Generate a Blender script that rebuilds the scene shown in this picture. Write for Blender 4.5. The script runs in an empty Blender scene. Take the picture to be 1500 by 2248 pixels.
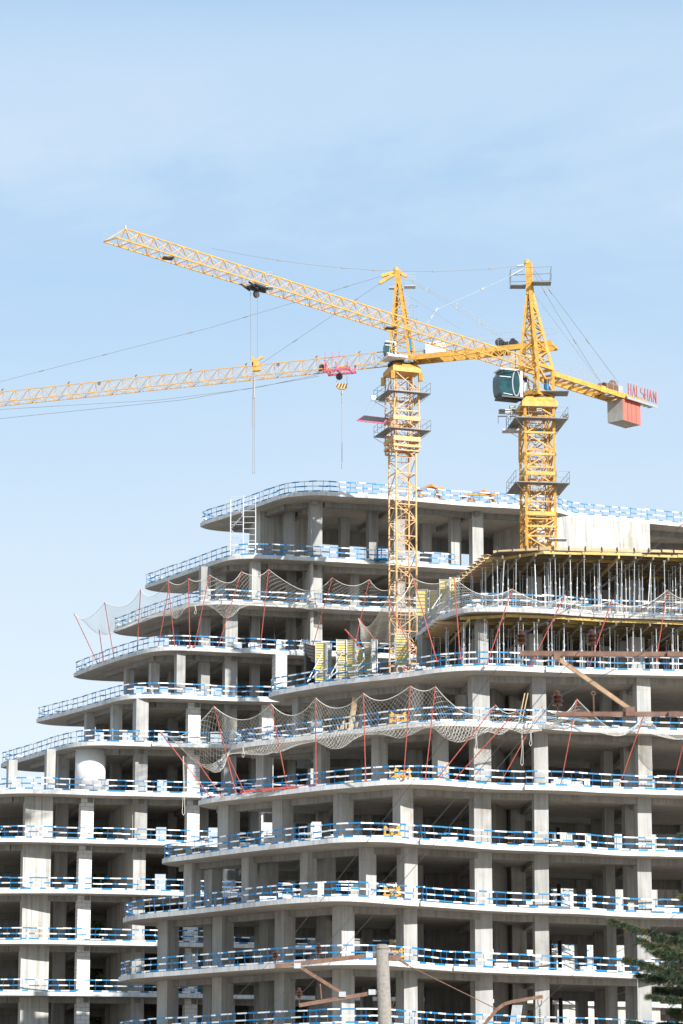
import bpy, math, random
from mathutils import Vector, Matrix
random.seed(7)
R = random.random
def U(a, b): return a + (b - a) * R()
S = bpy.context.scene
COL = S.collection
# ------------------------------------------------------------------ camera
F, HZ = 6650.0, 1525.0                 # focal length and horizon drop, in photograph pixels
TH = math.atan(HZ / F); CT, ST = math.cos(TH), math.sin(TH)
CAMZ = 1.6                             # eye height over the ground
cd = bpy.data.cameras.new('camera'); cam = bpy.data.objects.new('camera', cd); COL.objects.link(cam)
cam.location = (0, 0, CAMZ); cam.rotation_euler = (math.pi / 2 + TH, 0, 0)
cd.sensor_fit = 'VERTICAL'; cd.sensor_height = 36; cd.lens = 36 * F / 2248
cd.clip_start = 0.5; cd.clip_end = 6000
cd.dof.use_dof = True; cd.dof.focus_distance = 178; cd.dof.aperture_fstop = 5.2
S.camera = cam
S.render.resolution_x = 683; S.render.resolution_y = 1024
# ------------------------------------------------------------------ sky, sun, exposure
SUN_EL, SUN_AZ = math.radians(30), math.radians(35)    # azimuth: degrees to the right of "behind the camera"
sdir = Vector((math.sin(SUN_AZ) * math.cos(SUN_EL), -math.cos(SUN_AZ) * math.cos(SUN_EL), math.sin(SUN_EL)))
W = bpy.data.worlds.new('World'); S.world = W; W.use_nodes = True
nt = W.node_tree; nt.nodes.clear()
def N(t, **k):
    n = nt.nodes.new(t)
    for a, b in k.items(): setattr(n, a, b)
    return n
out = N('ShaderNodeOutputWorld'); bg = N('ShaderNodeBackground'); sky = N('ShaderNodeTexSky')
sky.sky_type = 'NISHITA'; sky.sun_disc = False; sky.sun_elevation = SUN_EL
sky.sun_rotation = math.pi - SUN_AZ; sky.air_density = 1.0; sky.dust_density = 0.5; sky.ozone_density = 3.0
tc = N('ShaderNodeTexCoord'); mp = N('ShaderNodeMapping'); mp.inputs['Scale'].default_value = (1.3, 1.3, 7)
mp.inputs['Rotation'].default_value = (0, math.radians(4), 0)
nz = N('ShaderNodeTexNoise'); nz.inputs['Scale'].default_value = 2.1; nz.inputs['Detail'].default_value = 9
nz.inputs['Roughness'].default_value = 0.6; nz.inputs['Distortion'].default_value = 0.5
rp = N('ShaderNodeValToRGB'); rp.color_ramp.elements[0].position = 0.36; rp.color_ramp.elements[1].position = 0.74
rp.color_ramp.elements[0].color = (0.0, 0.0, 0.0, 1); rp.color_ramp.elements[1].color = (0.62, 0.62, 0.62, 1)
mx = N('ShaderNodeMix', data_type='RGBA'); mx.inputs[7].default_value = (5.6, 6.3, 7.0, 1)
# general veil of high haze that grows towards the horizon
sx = N('ShaderNodeSeparateXYZ'); mr = N('ShaderNodeMapRange')
mr.inputs['From Min'].default_value = 0.10; mr.inputs['From Max'].default_value = 0.42
mr.inputs['To Min'].default_value = 0.97; mr.inputs['To Max'].default_value = 0.75
ad = N('ShaderNodeMath', operation='ADD', use_clamp=True)
L = nt.links.new
L(tc.outputs['Generated'], mp.inputs[0]); L(mp.outputs[0], nz.inputs[0]); L(nz.outputs[0], rp.inputs[0])
L(tc.outputs['Generated'], sx.inputs[0]); L(sx.outputs[2], mr.inputs['Value'])
vc = N('ShaderNodeMix', data_type='RGBA'); vc.inputs[6].default_value = (3.0, 4.8, 6.9, 1); vc.inputs[7].default_value = (5.9, 6.65, 7.15, 1)
vm = N('ShaderNodeMix', data_type='RGBA'); m2_ = N('ShaderNodeMapRange'); m2_.inputs['From Min'].default_value = 0.15; m2_.inputs['From Max'].default_value = 0.345
m2_.inputs['To Min'].default_value = 1.0; m2_.inputs['To Max'].default_value = 0.0
L(sx.outputs[2], m2_.inputs['Value']); L(m2_.outputs[0], vc.inputs[0]); L(mr.outputs[0], vm.inputs[0]); L(sky.outputs[0], vm.inputs[6]); L(vc.outputs[2], vm.inputs[7])
# a thin band of high cloud at about twenty degrees, frayed by the same noise
wz = N('ShaderNodeMath', operation='MULTIPLY_ADD'); wz.inputs[1].default_value = 0.09; L(nz.outputs[0], wz.inputs[0]); L(sx.outputs[2], wz.inputs[2])
rb = N('ShaderNodeValToRGB'); el = rb.color_ramp.elements; el[0].position = 0.345; el[0].color = (0, 0, 0, 1); el[1].position = 0.388; el[1].color = (.38, .38, .38, 1)
e3 = el.new(0.402); e3.color = (.36, .36, .36, 1); e4 = el.new(0.436); e4.color = (0.02, 0.02, 0.02, 1)
rb.color_ramp.interpolation = 'EASE'
L(wz.outputs[0], rb.inputs[0]); sc_ = N('ShaderNodeMath', operation='MULTIPLY'); sc_.inputs[1].default_value = 0.55; L(rp.outputs[0], sc_.inputs[0])
am = N('ShaderNodeMath', operation='ADD', use_clamp=True); L(rb.outputs[0], am.inputs[0]); L(sc_.outputs[0], am.inputs[1])
L(am.outputs[0], mx.inputs[0]); L(vm.outputs[2], mx.inputs[6]); L(mx.outputs[2], bg.inputs[0]); bg.inputs[1].default_value = 0.094
L(bg.outputs[0], out.inputs[0])
sl = bpy.data.lights.new('sun', 'SUN'); sl.energy = 4.9; sl.angle = math.radians(0.5); sl.color = (1, 0.97, 0.925)
so = bpy.data.objects.new('sun', sl); COL.objects.link(so); so.rotation_euler = sdir.to_track_quat('Z', 'Y').to_euler()
so.location = (60, -60, 120)
S.view_settings.view_transform = 'Standard'; S.view_settings.look = 'None'
S.view_settings.exposure = 0.58; S.view_settings.gamma = 1
# ------------------------------------------------------------------ measuring helpers (photo pixel -> world)
def ray(px, py):
    t = (1124 - py) / F
    return Vector(((px - 750) / F, CT - t * ST, ST + t * CT))
def pz(px, py, z):                      # on the horizontal plane z (world)
    r = ray(px, py); return Vector((0, 0, CAMZ)) + r * ((z - CAMZ) / r.z)
def py_(px, py, Y):                     # on the vertical plane y = Y
    r = ray(px, py); return Vector((0, 0, CAMZ)) + r * (Y / r.y)
def pp(px, py, O, u):                   # on the vertical plane through O along direction u
    r = ray(px, py); n = Vector((u[1], -u[0], 0))
    return Vector((0, 0, CAMZ)) + r * (n.dot(O - Vector((0, 0, CAMZ))) / n.dot(r))
# ------------------------------------------------------------------ materials
MATS = {}
def mat(name, col, rough=0.7, metal=0.0, var=0.0, vscale=3.0, col2=None, stretch=(1, 1, 1), bump=0.0, streak=0.0, spec=0.4):
    m = bpy.data.materials.new(name); m.use_nodes = True; t = m.node_tree; b = t.nodes['Principled BSDF']
    b.inputs['Roughness'].default_value = rough; b.inputs['Metallic'].default_value = metal
    b.inputs['Specular IOR Level'].default_value = spec
    c2 = col2 or tuple(x * 0.6 for x in col)
    if var > 0 or col2:
        g = t.nodes.new('ShaderNodeNewGeometry'); mpn = t.nodes.new('ShaderNodeMapping'); mpn.inputs['Scale'].default_value = stretch
        n = t.nodes.new('ShaderNodeTexNoise'); n.inputs['Scale'].default_value = vscale; n.inputs['Detail'].default_value = 7
        n.inputs['Roughness'].default_value = 0.62
        r = t.nodes.new('ShaderNodeValToRGB'); r.color_ramp.elements[0].position = 0.5 - 0.28; r.color_ramp.elements[1].position = 0.5 + 0.2
        r.color_ramp.elements[0].color = tuple(a * (1 - var) + b2 * var for a, b2 in zip(col, c2)) + (1,)
        r.color_ramp.elements[1].color = tuple(col) + (1,)
        t.links.new(g.outputs['Position'], mpn.inputs[0]); t.links.new(mpn.outputs[0], n.inputs[0]); t.links.new(n.outputs[0], r.inputs[0])
        t.links.new(r.outputs[0], b.inputs['Base Color'])
        last = r.outputs[0]
        if streak > 0:                                      # rain and cement runs down the face
            mp2 = t.nodes.new('ShaderNodeMapping'); mp2.inputs['Scale'].default_value = (3.2, 3.2, 0.16)
            n2 = t.nodes.new('ShaderNodeTexNoise'); n2.inputs['Scale'].default_value = 1.5; n2.inputs['Detail'].default_value = 5
            r2 = t.nodes.new('ShaderNodeValToRGB'); r2.color_ramp.elements[0].position = 0.33; r2.color_ramp.elements[1].position = 0.55
            k = 1 - streak; r2.color_ramp.elements[0].color = (k, k * 0.985, k * 0.96, 1); r2.color_ramp.elements[1].color = (1, 1, 1, 1)
            mm = t.nodes.new('ShaderNodeMix'); mm.data_type = 'RGBA'; mm.blend_type = 'MULTIPLY'; mm.inputs[0].default_value = 1
            t.links.new(g.outputs['Position'], mp2.inputs[0]); t.links.new(mp2.outputs[0], n2.inputs[0]); t.links.new(n2.outputs[0], r2.inputs[0])
            t.links.new(last, mm.inputs[6]); t.links.new(r2.outputs[0], mm.inputs[7]); t.links.new(mm.outputs[2], b.inputs['Base Color'])
        if bump:
            bn = t.nodes.new('ShaderNodeBump'); bn.inputs['Strength'].default_value = bump; bn.inputs['Distance'].default_value = 0.03
            t.links.new(n.outputs[0], bn.inputs['Height']); t.links.new(bn.outputs[0], b.inputs['Normal'])
    else:
        b.inputs['Base Color'].default_value = tuple(col) + (1,)
    MATS[name] = m; return m
def board_lines(m, sx=1.25, sy=2.5, dark=0.80, ang=18):   # formwork panel joints cast into concrete
    t = m.node_tree; b = t.nodes['Principled BSDF']; src = b.inputs['Base Color'].links[0].from_socket
    g = t.nodes.new('ShaderNodeNewGeometry'); mp3 = t.nodes.new('ShaderNodeMapping'); mp3.inputs['Rotation'].default_value = (0, 0, -math.radians(ang))
    br = t.nodes.new('ShaderNodeTexBrick'); br.inputs['Scale'].default_value = 1; br.inputs['Brick Width'].default_value = sy
    br.inputs['Row Height'].default_value = sx; br.inputs['Mortar Size'].default_value = 0.022
    br.inputs['Color1'].default_value = (1, 1, 1, 1); br.inputs['Color2'].default_value = (0.9, 0.885, 0.86, 1); br.inputs['Mortar'].default_value = (dark, dark * 0.97, dark * 0.93, 1)
    mm = t.nodes.new('ShaderNodeMix'); mm.data_type = 'RGBA'; mm.blend_type = 'MULTIPLY'; mm.inputs[0].default_value = 1
    t.links.new(g.outputs['Position'], mp3.inputs[0]); t.links.new(mp3.outputs[0], br.inputs[0])
    t.links.new(src, mm.inputs[6]); t.links.new(br.outputs[0], mm.inputs[7]); t.links.new(mm.outputs[2], b.inputs['Base Color'])
CON = mat('slab_concrete', (0.50, 0.47, 0.43), 0.85, var=0.8, vscale=1.1, col2=(0.33, 0.30, 0.265), streak=0.10, bump=0.15)
board_lines(CON, 1.25, 2.5, 0.72)
COLM = mat('column_concrete', (0.47, 0.465, 0.45), 0.85, var=0.85, vscale=1.3, col2=(0.32, 0.315, 0.305), streak=0.22, stretch=(1, 1, 0.5), bump=0.2)
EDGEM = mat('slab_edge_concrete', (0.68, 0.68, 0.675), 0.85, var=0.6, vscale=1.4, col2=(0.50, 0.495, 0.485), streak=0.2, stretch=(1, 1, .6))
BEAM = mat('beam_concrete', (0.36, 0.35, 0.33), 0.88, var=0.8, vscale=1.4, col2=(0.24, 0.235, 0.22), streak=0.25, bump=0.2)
WALLM = mat('wall_concrete', (0.55, 0.535, 0.50), 0.87, var=0.7, vscale=0.8, col2=(0.40, 0.39, 0.36), streak=0.34, bump=0.2)
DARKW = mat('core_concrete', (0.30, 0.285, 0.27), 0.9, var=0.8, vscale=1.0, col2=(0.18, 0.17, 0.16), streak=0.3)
PLAST = mat('white_render', (0.78, 0.775, 0.765), 0.8, var=0.4, vscale=1.0, col2=(0.66, 0.65, 0.63))
BLUE = mat('blue_paint', (0.004, 0.175, 0.40), 0.5, var=0.6, vscale=4, col2=(0.02, 0.24, 0.43))
WHITE = mat('white_paint', (0.80, 0.80, 0.79), 0.5, var=0.5, vscale=3, col2=(0.62, 0.62, 0.61))
POSTM = mat('post_blue', (0.02, 0.12, 0.33), 0.5, 0.2, var=0.6, vscale=2)
YEL = mat('crane_yellow', (0.75, 0.42, 0.07), 0.5, var=1, vscale=3.2, col2=(0.40, 0.20, 0.06))
YEL2 = mat('faded_crane_yellow', (0.72, 0.45, 0.20), 0.5, var=1, vscale=2.6, col2=(0.50, 0.27, 0.11))
YEL3 = mat('arm_yellow', (0.72, 0.43, 0.11), 0.5, var=1, vscale=2.4, col2=(0.48, 0.26, 0.08))
GALV = mat('galvanised_steel', (0.50, 0.52, 0.53), 0.45, 0.35, var=0.6, vscale=5, col2=(0.30, 0.31, 0.32))
GALVL = mat('light_galvanised_steel', (0.62, 0.63, 0.64), 0.5, 0.1, var=.5, vscale=5)
GALVD = mat('platform_grating', (0.24, 0.25, 0.26), 0.6, 0.2, var=0.8, vscale=5, col2=(0.13, 0.135, 0.14))
DKST = mat('dark_steel', (0.05, 0.052, 0.06), 0.5, 0.3, var=0.7, vscale=5, col2=(0.10, 0.08, 0.06))
CABLE = mat('cable_steel', (0.30, 0.285, 0.28), 0.5, 0.3)
WIREM = mat('wire_grey', (0.12, 0.12, 0.13), 0.6, 0.3)
REDM = mat('red_paint', (0.60, 0.14, 0.105), 0.5, var=0.8, vscale=3, col2=(0.36, 0.06, 0.055))
PINK = mat('pink_red_paint', (0.58, 0.13, 0.22), 0.45, var=0.6, vscale=3, col2=(0.5, 0.07, 0.09))
NETM = mat('net_cord', (0.72, 0.69, 0.62), 0.9, var=0.5, vscale=3)
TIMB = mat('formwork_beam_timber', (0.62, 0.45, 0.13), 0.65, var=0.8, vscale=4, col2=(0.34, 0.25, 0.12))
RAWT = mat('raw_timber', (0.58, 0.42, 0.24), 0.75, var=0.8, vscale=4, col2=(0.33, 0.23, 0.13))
RAWD = mat('dark_timber', (0.27, 0.21, 0.13), 0.8, var=0.8, vscale=4, col2=(0.15, 0.12, 0.08))  # darker timber; on inner joists and bearers it paints in the underside shade
PLY = mat('plywood_sheet', (0.10, 0.075, 0.055), 0.7, var=0.8, vscale=3, col2=(0.19, 0.15, 0.11))
PANY = mat('panel_yellow', (0.78, 0.62, 0.13), 0.6, var=0.8, vscale=3, col2=(0.45, 0.34, 0.10))
ORNG = mat('orange_steel', (0.62, 0.26, 0.04), 0.55, var=0.8, vscale=4, col2=(0.33, 0.15, 0.05))
RUST = mat('rusty_steel', (0.125, 0.065, 0.05), 0.85, 0.0, var=1, vscale=9, col2=(0.25, 0.15, 0.10), bump=0.4)
PORC = mat('brown_porcelain', (0.07, 0.026, 0.018), 0.25)
POLEC = mat('pole_concrete', (0.30, 0.27, 0.235), 0.9, var=1, vscale=14, col2=(0.16, 0.14, 0.12), bump=0.5)
GLASS = mat('cab_glass', (0.006, 0.028, 0.036), 0.12, 0.0, var=1, vscale=2.4, col2=(0.03, 0.10, 0.11), spec=0.4)
CWR = mat('counterweight_red', (0.66, 0.17, 0.13), 0.75, var=0.7, vscale=2, col2=(0.46, 0.12, 0.09), streak=0.2)
CWG = mat('counterweight_grey', (0.50, 0.49, 0.46), 0.85, var=0.7, vscale=2.0, streak=0.2)
LEAFM = mat('broad_leaves', (0.085, 0.115, 0.025), 0.6, var=1, vscale=0.9, col2=(0.045, 0.07, 0.018))
NEED = mat('cedar_needles', (0.055, 0.09, 0.042), 0.6, var=1, vscale=2.5, col2=(0.022, 0.042, 0.024))
NEED2 = mat('cedar_new_shoots', (0.22, 0.17, 0.06), 0.6, var=1, vscale=2, col2=(0.10, 0.12, 0.04))
DRYL = mat('dry_leaves', (0.27, 0.16, 0.07), 0.7, var=1, vscale=3, col2=(0.10, 0.09, 0.03))
BARK = mat('bark', (0.09, 0.065, 0.045), 0.9, var=0.8, vscale=4)
GRND = mat('ground_dirt', (0.38, 0.31, 0.24), 0.95, var=1, vscale=0.15, col2=(0.24, 0.20, 0.14))
def upright_lines(m, w=.42, h=1.65, dark=.86, dark2=.94):
    t = m.node_tree; b = t.nodes['Principled BSDF']; src = b.inputs['Base Color'].links[0].from_socket
    g = t.nodes.new('ShaderNodeNewGeometry'); sp = t.nodes.new('ShaderNodeSeparateXYZ'); ad_ = t.nodes.new('ShaderNodeMath'); ad_.operation = 'MULTIPLY_ADD'; ad_.inputs[1].default_value = .6
    cb = t.nodes.new('ShaderNodeCombineXYZ'); br = t.nodes.new('ShaderNodeTexBrick'); br.offset = 0.0; br.inputs['Scale'].default_value = 1
    br.inputs['Brick Width'].default_value = w; br.inputs['Row Height'].default_value = h; br.inputs['Mortar Size'].default_value = .014
    br.inputs['Color1'].default_value = (1, 1, 1, 1); br.inputs['Color2'].default_value = (dark2, dark2, dark2 * .985, 1); br.inputs['Mortar'].default_value = (dark, dark, dark * .98, 1)
    mm = t.nodes.new('ShaderNodeMix'); mm.data_type = 'RGBA'; mm.blend_type = 'MULTIPLY'; mm.inputs[0].default_value = 1
    t.links.new(g.outputs['Position'], sp.inputs[0]); t.links.new(sp.outputs[1], ad_.inputs[0]); t.links.new(sp.outputs[0], ad_.inputs[2])
    t.links.new(ad_.outputs[0], cb.inputs[0]); t.links.new(sp.outputs[2], cb.inputs[1]); t.links.new(cb.outputs[0], br.inputs[0])
    t.links.new(src, mm.inputs[6]); t.links.new(br.outputs[0], mm.inputs[7])
    # rusty and damp patches, each with an outline of its own
    n = t.nodes.new('ShaderNodeTexNoise'); n.inputs['Scale'].default_value = .55; n.inputs['Detail'].default_value = 6; r = t.nodes.new('ShaderNodeValToRGB')
    r.color_ramp.elements[0].position = .60; r.color_ramp.elements[0].color = (1, 1, 1, 1); r.color_ramp.elements[1].position = .72; r.color_ramp.elements[1].color = (.80, .74, .66, 1)
    m2 = t.nodes.new('ShaderNodeMix'); m2.data_type = 'RGBA'; m2.blend_type = 'MULTIPLY'; m2.inputs[0].default_value = 1
    t.links.new(g.outputs['Position'], n.inputs[0]); t.links.new(n.outputs[0], r.inputs[0]); t.links.new(mm.outputs[2], m2.inputs[6]); t.links.new(r.outputs[0], m2.inputs[7]); t.links.new(m2.outputs[2], b.inputs['Base Color'])
def tone(m, lo=.86):
    t = m.node_tree; b = t.nodes['Principled BSDF']; src = b.inputs['Base Color'].links[0].from_socket
    oi = t.nodes.new('ShaderNodeObjectInfo'); r = t.nodes.new('ShaderNodeMapRange'); r.inputs['To Min'].default_value = lo; r.inputs['To Max'].default_value = 1.06
    hv = t.nodes.new('ShaderNodeHueSaturation'); t.links.new(oi.outputs['Random'], r.inputs['Value']); t.links.new(r.outputs[0], hv.inputs['Value']); t.links.new(src, hv.inputs['Color']); t.links.new(hv.outputs[0], b.inputs['Base Color'])
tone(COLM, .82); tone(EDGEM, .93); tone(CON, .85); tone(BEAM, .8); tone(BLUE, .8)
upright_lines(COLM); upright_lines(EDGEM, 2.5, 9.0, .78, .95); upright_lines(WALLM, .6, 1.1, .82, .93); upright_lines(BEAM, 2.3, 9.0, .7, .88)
# white aerated concrete block piers: brick pattern with chipped grey gaps
BLK = mat('aerated_block', (0.78, 0.775, 0.76), 0.85, var=0.4, vscale=4, col2=(0.62, 0.61, 0.6))
t = BLK.node_tree; b = t.nodes['Principled BSDF']; src = b.inputs['Base Color'].links[0].from_socket
g = t.nodes.new('ShaderNodeNewGeometry'); sp = t.nodes.new('ShaderNodeSeparateXYZ'); cb = t.nodes.new('ShaderNodeCombineXYZ')
br = t.nodes.new('ShaderNodeTexBrick'); br.inputs['Scale'].default_value = 1; br.inputs['Brick Width'].default_value = 0.62; br.inputs['Row Height'].default_value = 0.27
br.inputs['Mortar Size'].default_value = 0.014; br.inputs['Color1'].default_value = (1, 1, 1, 1); br.inputs['Color2'].default_value = (0.93, 0.93, 0.93, 1); br.inputs['Mortar'].default_value = (0.45, 0.44, 0.43, 1)
mm = t.nodes.new('ShaderNodeMix'); mm.data_type = 'RGBA'; mm.blend_type = 'MULTIPLY'; mm.inputs[0].default_value = 1
t.links.new(g.outputs['Position'], sp.inputs[0]); t.links.new(sp.outputs[0], cb.inputs[0]); t.links.new(sp.outputs[2], cb.inputs[1])
t.links.new(cb.outputs[0], br.inputs[0]); t.links.new(src, mm.inputs[6]); t.links.new(br.outputs[0], mm.inputs[7]); t.links.new(mm.outputs[2], b.inputs['Base Color'])
# ------------------------------------------------------------------ mesh helpers
class MB:
    def __init__(s): s.v = []; s.f = []; s.m = []
    def add(s, vs, fs, mi=0):
        o = len(s.v); s.v += [tuple(p) for p in vs]; s.f += [tuple(i + o for i in f) for f in fs]; s.m += [mi] * len(fs); return s
    def box(s, c, size, rz=0, mi=0):
        x, y, z = [a / 2 for a in size]; ca, sa = math.cos(rz), math.sin(rz); vs = []
        for dz in (-z, z):
            for dx, dy in ((-x, -y), (x, -y), (x, y), (-x, y)):
                vs.append((c[0] + dx * ca - dy * sa, c[1] + dx * sa + dy * ca, c[2] + dz))
        return s.add(vs, [(3, 2, 1, 0), (4, 5, 6, 7), (0, 1, 5, 4), (1, 2, 6, 5), (2, 3, 7, 6), (3, 0, 4, 7)], mi)
    def bar(s, p, q, w, h=None, mi=0, up=(0, 0, 1)):
        p = Vector(p); q = Vector(q); d = q - p
        if d.length < 1e-6: return s
        d.normalize(); up = Vector(up)
        if abs(d.dot(up)) > 0.98: up = Vector((0.3, 1, 0))
        a = d.cross(up).normalized(); b = a.cross(d).normalized(); h = h or w; a *= w / 2; b *= h / 2
        vs = [p - a - b, p + a - b, p + a + b, p - a + b, q - a - b, q + a - b, q + a + b, q - a + b]
        return s.add(vs, [(3, 2, 1, 0), (4, 5, 6, 7), (0, 1, 5, 4), (1, 2, 6, 5), (2, 3, 7, 6), (3, 0, 4, 7)], mi)
    def tube(s, p, q, r, r2=None, n=6, mi=0, cap=True):
        p = Vector(p); q = Vector(q); d = q - p
        if d.length < 1e-6: return s
        d.normalize(); up = Vector((0, 0, 1)) if abs(d.z) < 0.95 else Vector((1, 0, 0))
        a = d.cross(up).normalized(); b = a.cross(d); r2 = r if r2 is None else r2; vs = []
        for c, rr in ((p, r), (q, r2)):
            for i in range(n):
                t_ = 2 * math.pi * i / n; vs.append(c + a * rr * math.cos(t_) + b * rr * math.sin(t_))
        fs = [(i, (i + 1) % n, n + (i + 1) % n, n + i) for i in range(n)]
        if cap: fs += [tuple(range(n))[::-1], tuple(range(n, 2 * n))]
        return s.add(vs, fs, mi)
    def path(s, pts, r, n=4, mi=0):
        for a, b in zip(pts, pts[1:]): s.tube(a, b, r, n=n, mi=mi, cap=False)
        return s
    def prism(s, poly, z0, z1, mi=0):
        n = len(poly); vs = [(x, y, z0) for x, y in poly] + [(x, y, z1) for x, y in poly]
        ar = sum(poly[i][0] * poly[(i + 1) % n][1] - poly[(i + 1) % n][0] * poly[i][1] for i in range(n))
        top = tuple(range(n, 2 * n)); bot = tuple(range(n))[::-1]; sd = [(i, (i + 1) % n, n + (i + 1) % n, n + i) for i in range(n)]
        if ar < 0: top = top[::-1]; bot = bot[::-1]; sd = [f[::-1] for f in sd]
        return s.add(vs, [bot, top] + sd, mi)
    def lathe(s, c, prof, n=12, mi=0):
        vs = [(c[0] + r * math.cos(2 * math.pi * i / n), c[1] + r * math.sin(2 * math.pi * i / n), c[2] + z) for r, z in prof for i in range(n)]
        fs = [(k * n + i, k * n + (i + 1) % n, (k + 1) * n + (i + 1) % n, (k + 1) * n + i) for k in range(len(prof) - 1) for i in range(n)]
        fs += [tuple(range(n))[::-1], tuple(range((len(prof) - 1) * n, len(prof) * n))]
        return s.add(vs, fs, mi)
    def build(s, name, mats, parent=None, origin=None):
        if not s.v: return None
        mats = mats if isinstance(mats, (list, tuple)) else [mats]
        if parent is not None:
            o = Vector(parent.get('_w', (0, 0, 0)))
        elif origin is not None: o = Vector(origin)
        else:
            xs = [v[0] for v in s.v]; ys = [v[1] for v in s.v]; zs = [v[2] for v in s.v]
            o = Vector(((min(xs) + max(xs)) / 2, (min(ys) + max(ys)) / 2, min(zs)))
        me = bpy.data.meshes.new(name); me.from_pydata([(v[0] - o.x, v[1] - o.y, v[2] - o.z) for v in s.v], [], s.f)
        for m_ in mats: me.materials.append(m_)
        if len(mats) > 1: me.polygons.foreach_set('material_index', s.m)
        me.update()
        ob = bpy.data.objects.new(name, me); COL.objects.link(ob)
        if parent is not None: ob.parent = parent; ob['_w'] = tuple(o)
        else: ob.location = o; ob['_w'] = tuple(o)
        return ob
def tag(o, label=None, cat=None, group=None, kind=None):
    if label: o['label'] = label
    if cat: o['category'] = cat
    if group: o['group'] = group
    if kind: o['kind'] = kind
    return o
def thing(name, loc, label, cat, group=None):
    o = bpy.data.objects.new(name, None); COL.objects.link(o); o.location = loc; o['_w'] = tuple(loc); o.empty_display_size = 0.2
    return tag(o, label, cat, group)
def copyto(o, parent, loc=None):
    c = o.copy(); COL.objects.link(c); c.parent = parent
    if loc is not None: c.location = loc
    return c
# ------------------------------------------------------------------ ground
g_ = MB(); g_.add([(-900, -200, 0), (900, -200, 0), (900, 2500, 0), (-900, 2500, 0)], [(0, 1, 2, 3)])
tag(g_.build('ground', GRND, origin=(0, 0, 0)), kind='structure')
# ------------------------------------------------------------------ floor outlines, traced on the photograph and laid on each floor's level
LB = lambda k: 12.55 + 3.3 * k + CAMZ
LA = lambda k: (13.6 + 3.3 * k if k < 10 else 13.6 + 29.7 + 4.4) + CAMZ
TB = {5: [(598, 1518), (640, 1510), (738, 1493), (800, 1487), (900, 1476), (960, 1466), (1027, 1461), (1100, 1461), (1190, 1466), (1281, 1470), (1367, 1473), (1500, 1475)],
 4: [(516, 1633), (600, 1623), (700, 1612), (800, 1598), (907, 1586), (960, 1583), (1013, 1583), (1093, 1587), (1190, 1591), (1292, 1599), (1367, 1601), (1500, 1604)],
 3: [(443, 1755), (500, 1747), (600, 1737), (700, 1725), (800, 1716), (853, 1712), (907, 1711), (960, 1712.7), (1040, 1719), (1093, 1723), (1188, 1725), (1260, 1727), (1297, 1730), (1367, 1733), (1500, 1737)],
 2: [(363, 1883), (417, 1877), (493, 1866), (600, 1853), (700, 1843), (733, 1839), (800, 1837), (867, 1838), (917, 1844), (1013, 1849), (1067, 1855), (1195, 1860), (1287, 1863), (1327, 1867), (1367, 1869), (1500, 1872)],
 1: [(277, 2013), (300, 2008), (417, 1997), (500, 1987), (600, 1975), (677, 1970), (733, 1967), (787, 1968), (867, 1975), (947, 1981), (1067, 1990), (1195, 1995), (1287, 1997), (1367, 2003), (1500, 2007)],
 0: [(267, 2143), (300, 2137), (400, 2130), (500, 2122), (600, 2115), (700, 2108), (767, 2107), (823, 2107), (880, 2111), (960, 2119), (1040, 2124), (1195, 2130), (1287, 2133), (1367, 2137), (1500, 2144)]}
TA = {10: [(443, 1147), (453, 1142), (500, 1128), (560, 1107), (613, 1087), (640, 1082), (700, 1078), (767, 1083), (850, 1087), (920, 1093), (1027, 1103), (1133, 1108), (1217, 1114), (1260, 1127), (1319, 1133), (1433, 1142), (1500, 1149)],
 9: [(322, 1283), (367, 1268), (433, 1245), (487, 1225), (517, 1219), (567, 1217), (633, 1221), (713, 1224), (810, 1230), (917, 1237), (1035, 1245)],
 8: [(253, 1380), (333, 1350), (400, 1328), (427, 1322), (460, 1319), (500, 1318), (553, 1321), (633, 1325), (727, 1330), (810, 1335)],
 7: [(165, 1477), (233, 1450), (300, 1430), (333, 1422), (383, 1418), (477, 1423), (567, 1427), (670, 1432)],
 6: [(83, 1577), (133, 1565), (217, 1542), (260, 1529), (300, 1524), (367, 1524), (450, 1528), (540, 1532), (593, 1533)],
 5: [(5, 1676), (67, 1658), (133, 1637), (167, 1630), (207, 1627), (300, 1629), (400, 1633), (500, 1634)],
 4: [(0, 1733), (100, 1733), (200, 1737), (300, 1739), (433, 1742)],
 3: [(0, 1838), (167, 1842), (300, 1845), (360, 1847)],
 2: [(0, 1952), (167, 1952), (267, 1954), (413, 1958)],
 1: [(0, 2063), (100, 2063), (200, 2065), (300, 2067), (480, 2071)],
 0: [(0, 2176), (100, 2177), (200, 2178), (353, 2180), (480, 2183)]}
def w2(l, z): return [(p.x, p.y) for p in (pz(a, b, z) for a, b in l)]
FB = {k: w2(v, LB(k)) for k, v in TB.items()}; FA = {k: w2(v, LA(k)) for k, v in TA.items()}
FB[6] = [(3.9, 174.5), (5.6, 166.6), (6.9, 164.7), (8.0, 164.5), (11.4, 165.0), (13.7, 166.1), (15.7, 166.5), (19.2, 167.0)]
for k in (-1, -2, -3, -4): FB[k] = FB[0]
for k in (4, 3, 2, 1, 0): FA[k] = [(-29.5, 209 if k > 3 else 202), (-26.5, 201.5 if k > 3 else 199)] + FA[k]
for k in (-1, -2, -3, -4): FA[k] = FA[0]
AR = [(12.2, 205.7), (14.9, 206.6), (16.4, 208.4), (18.4, 209.3), (22.2, 210.6), (24.5, 211.7)]
for k in FA:
    if k < 10:
        lx = FA[k][-1][0]; base = [(1.9, 203.3), (5.3, 204.3), (9.0, 205.2)]
        FA[k] = FA[k] + [q for q in base if q[0] > lx + 2] + AR
for k in FB: FB[k] = FB[k] + [(25, 169.5 if k < 3 else 168), (27, 171)]
for k in FA: FA[k] = FA[k] + [(31, 214), (33, 216)]
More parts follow.
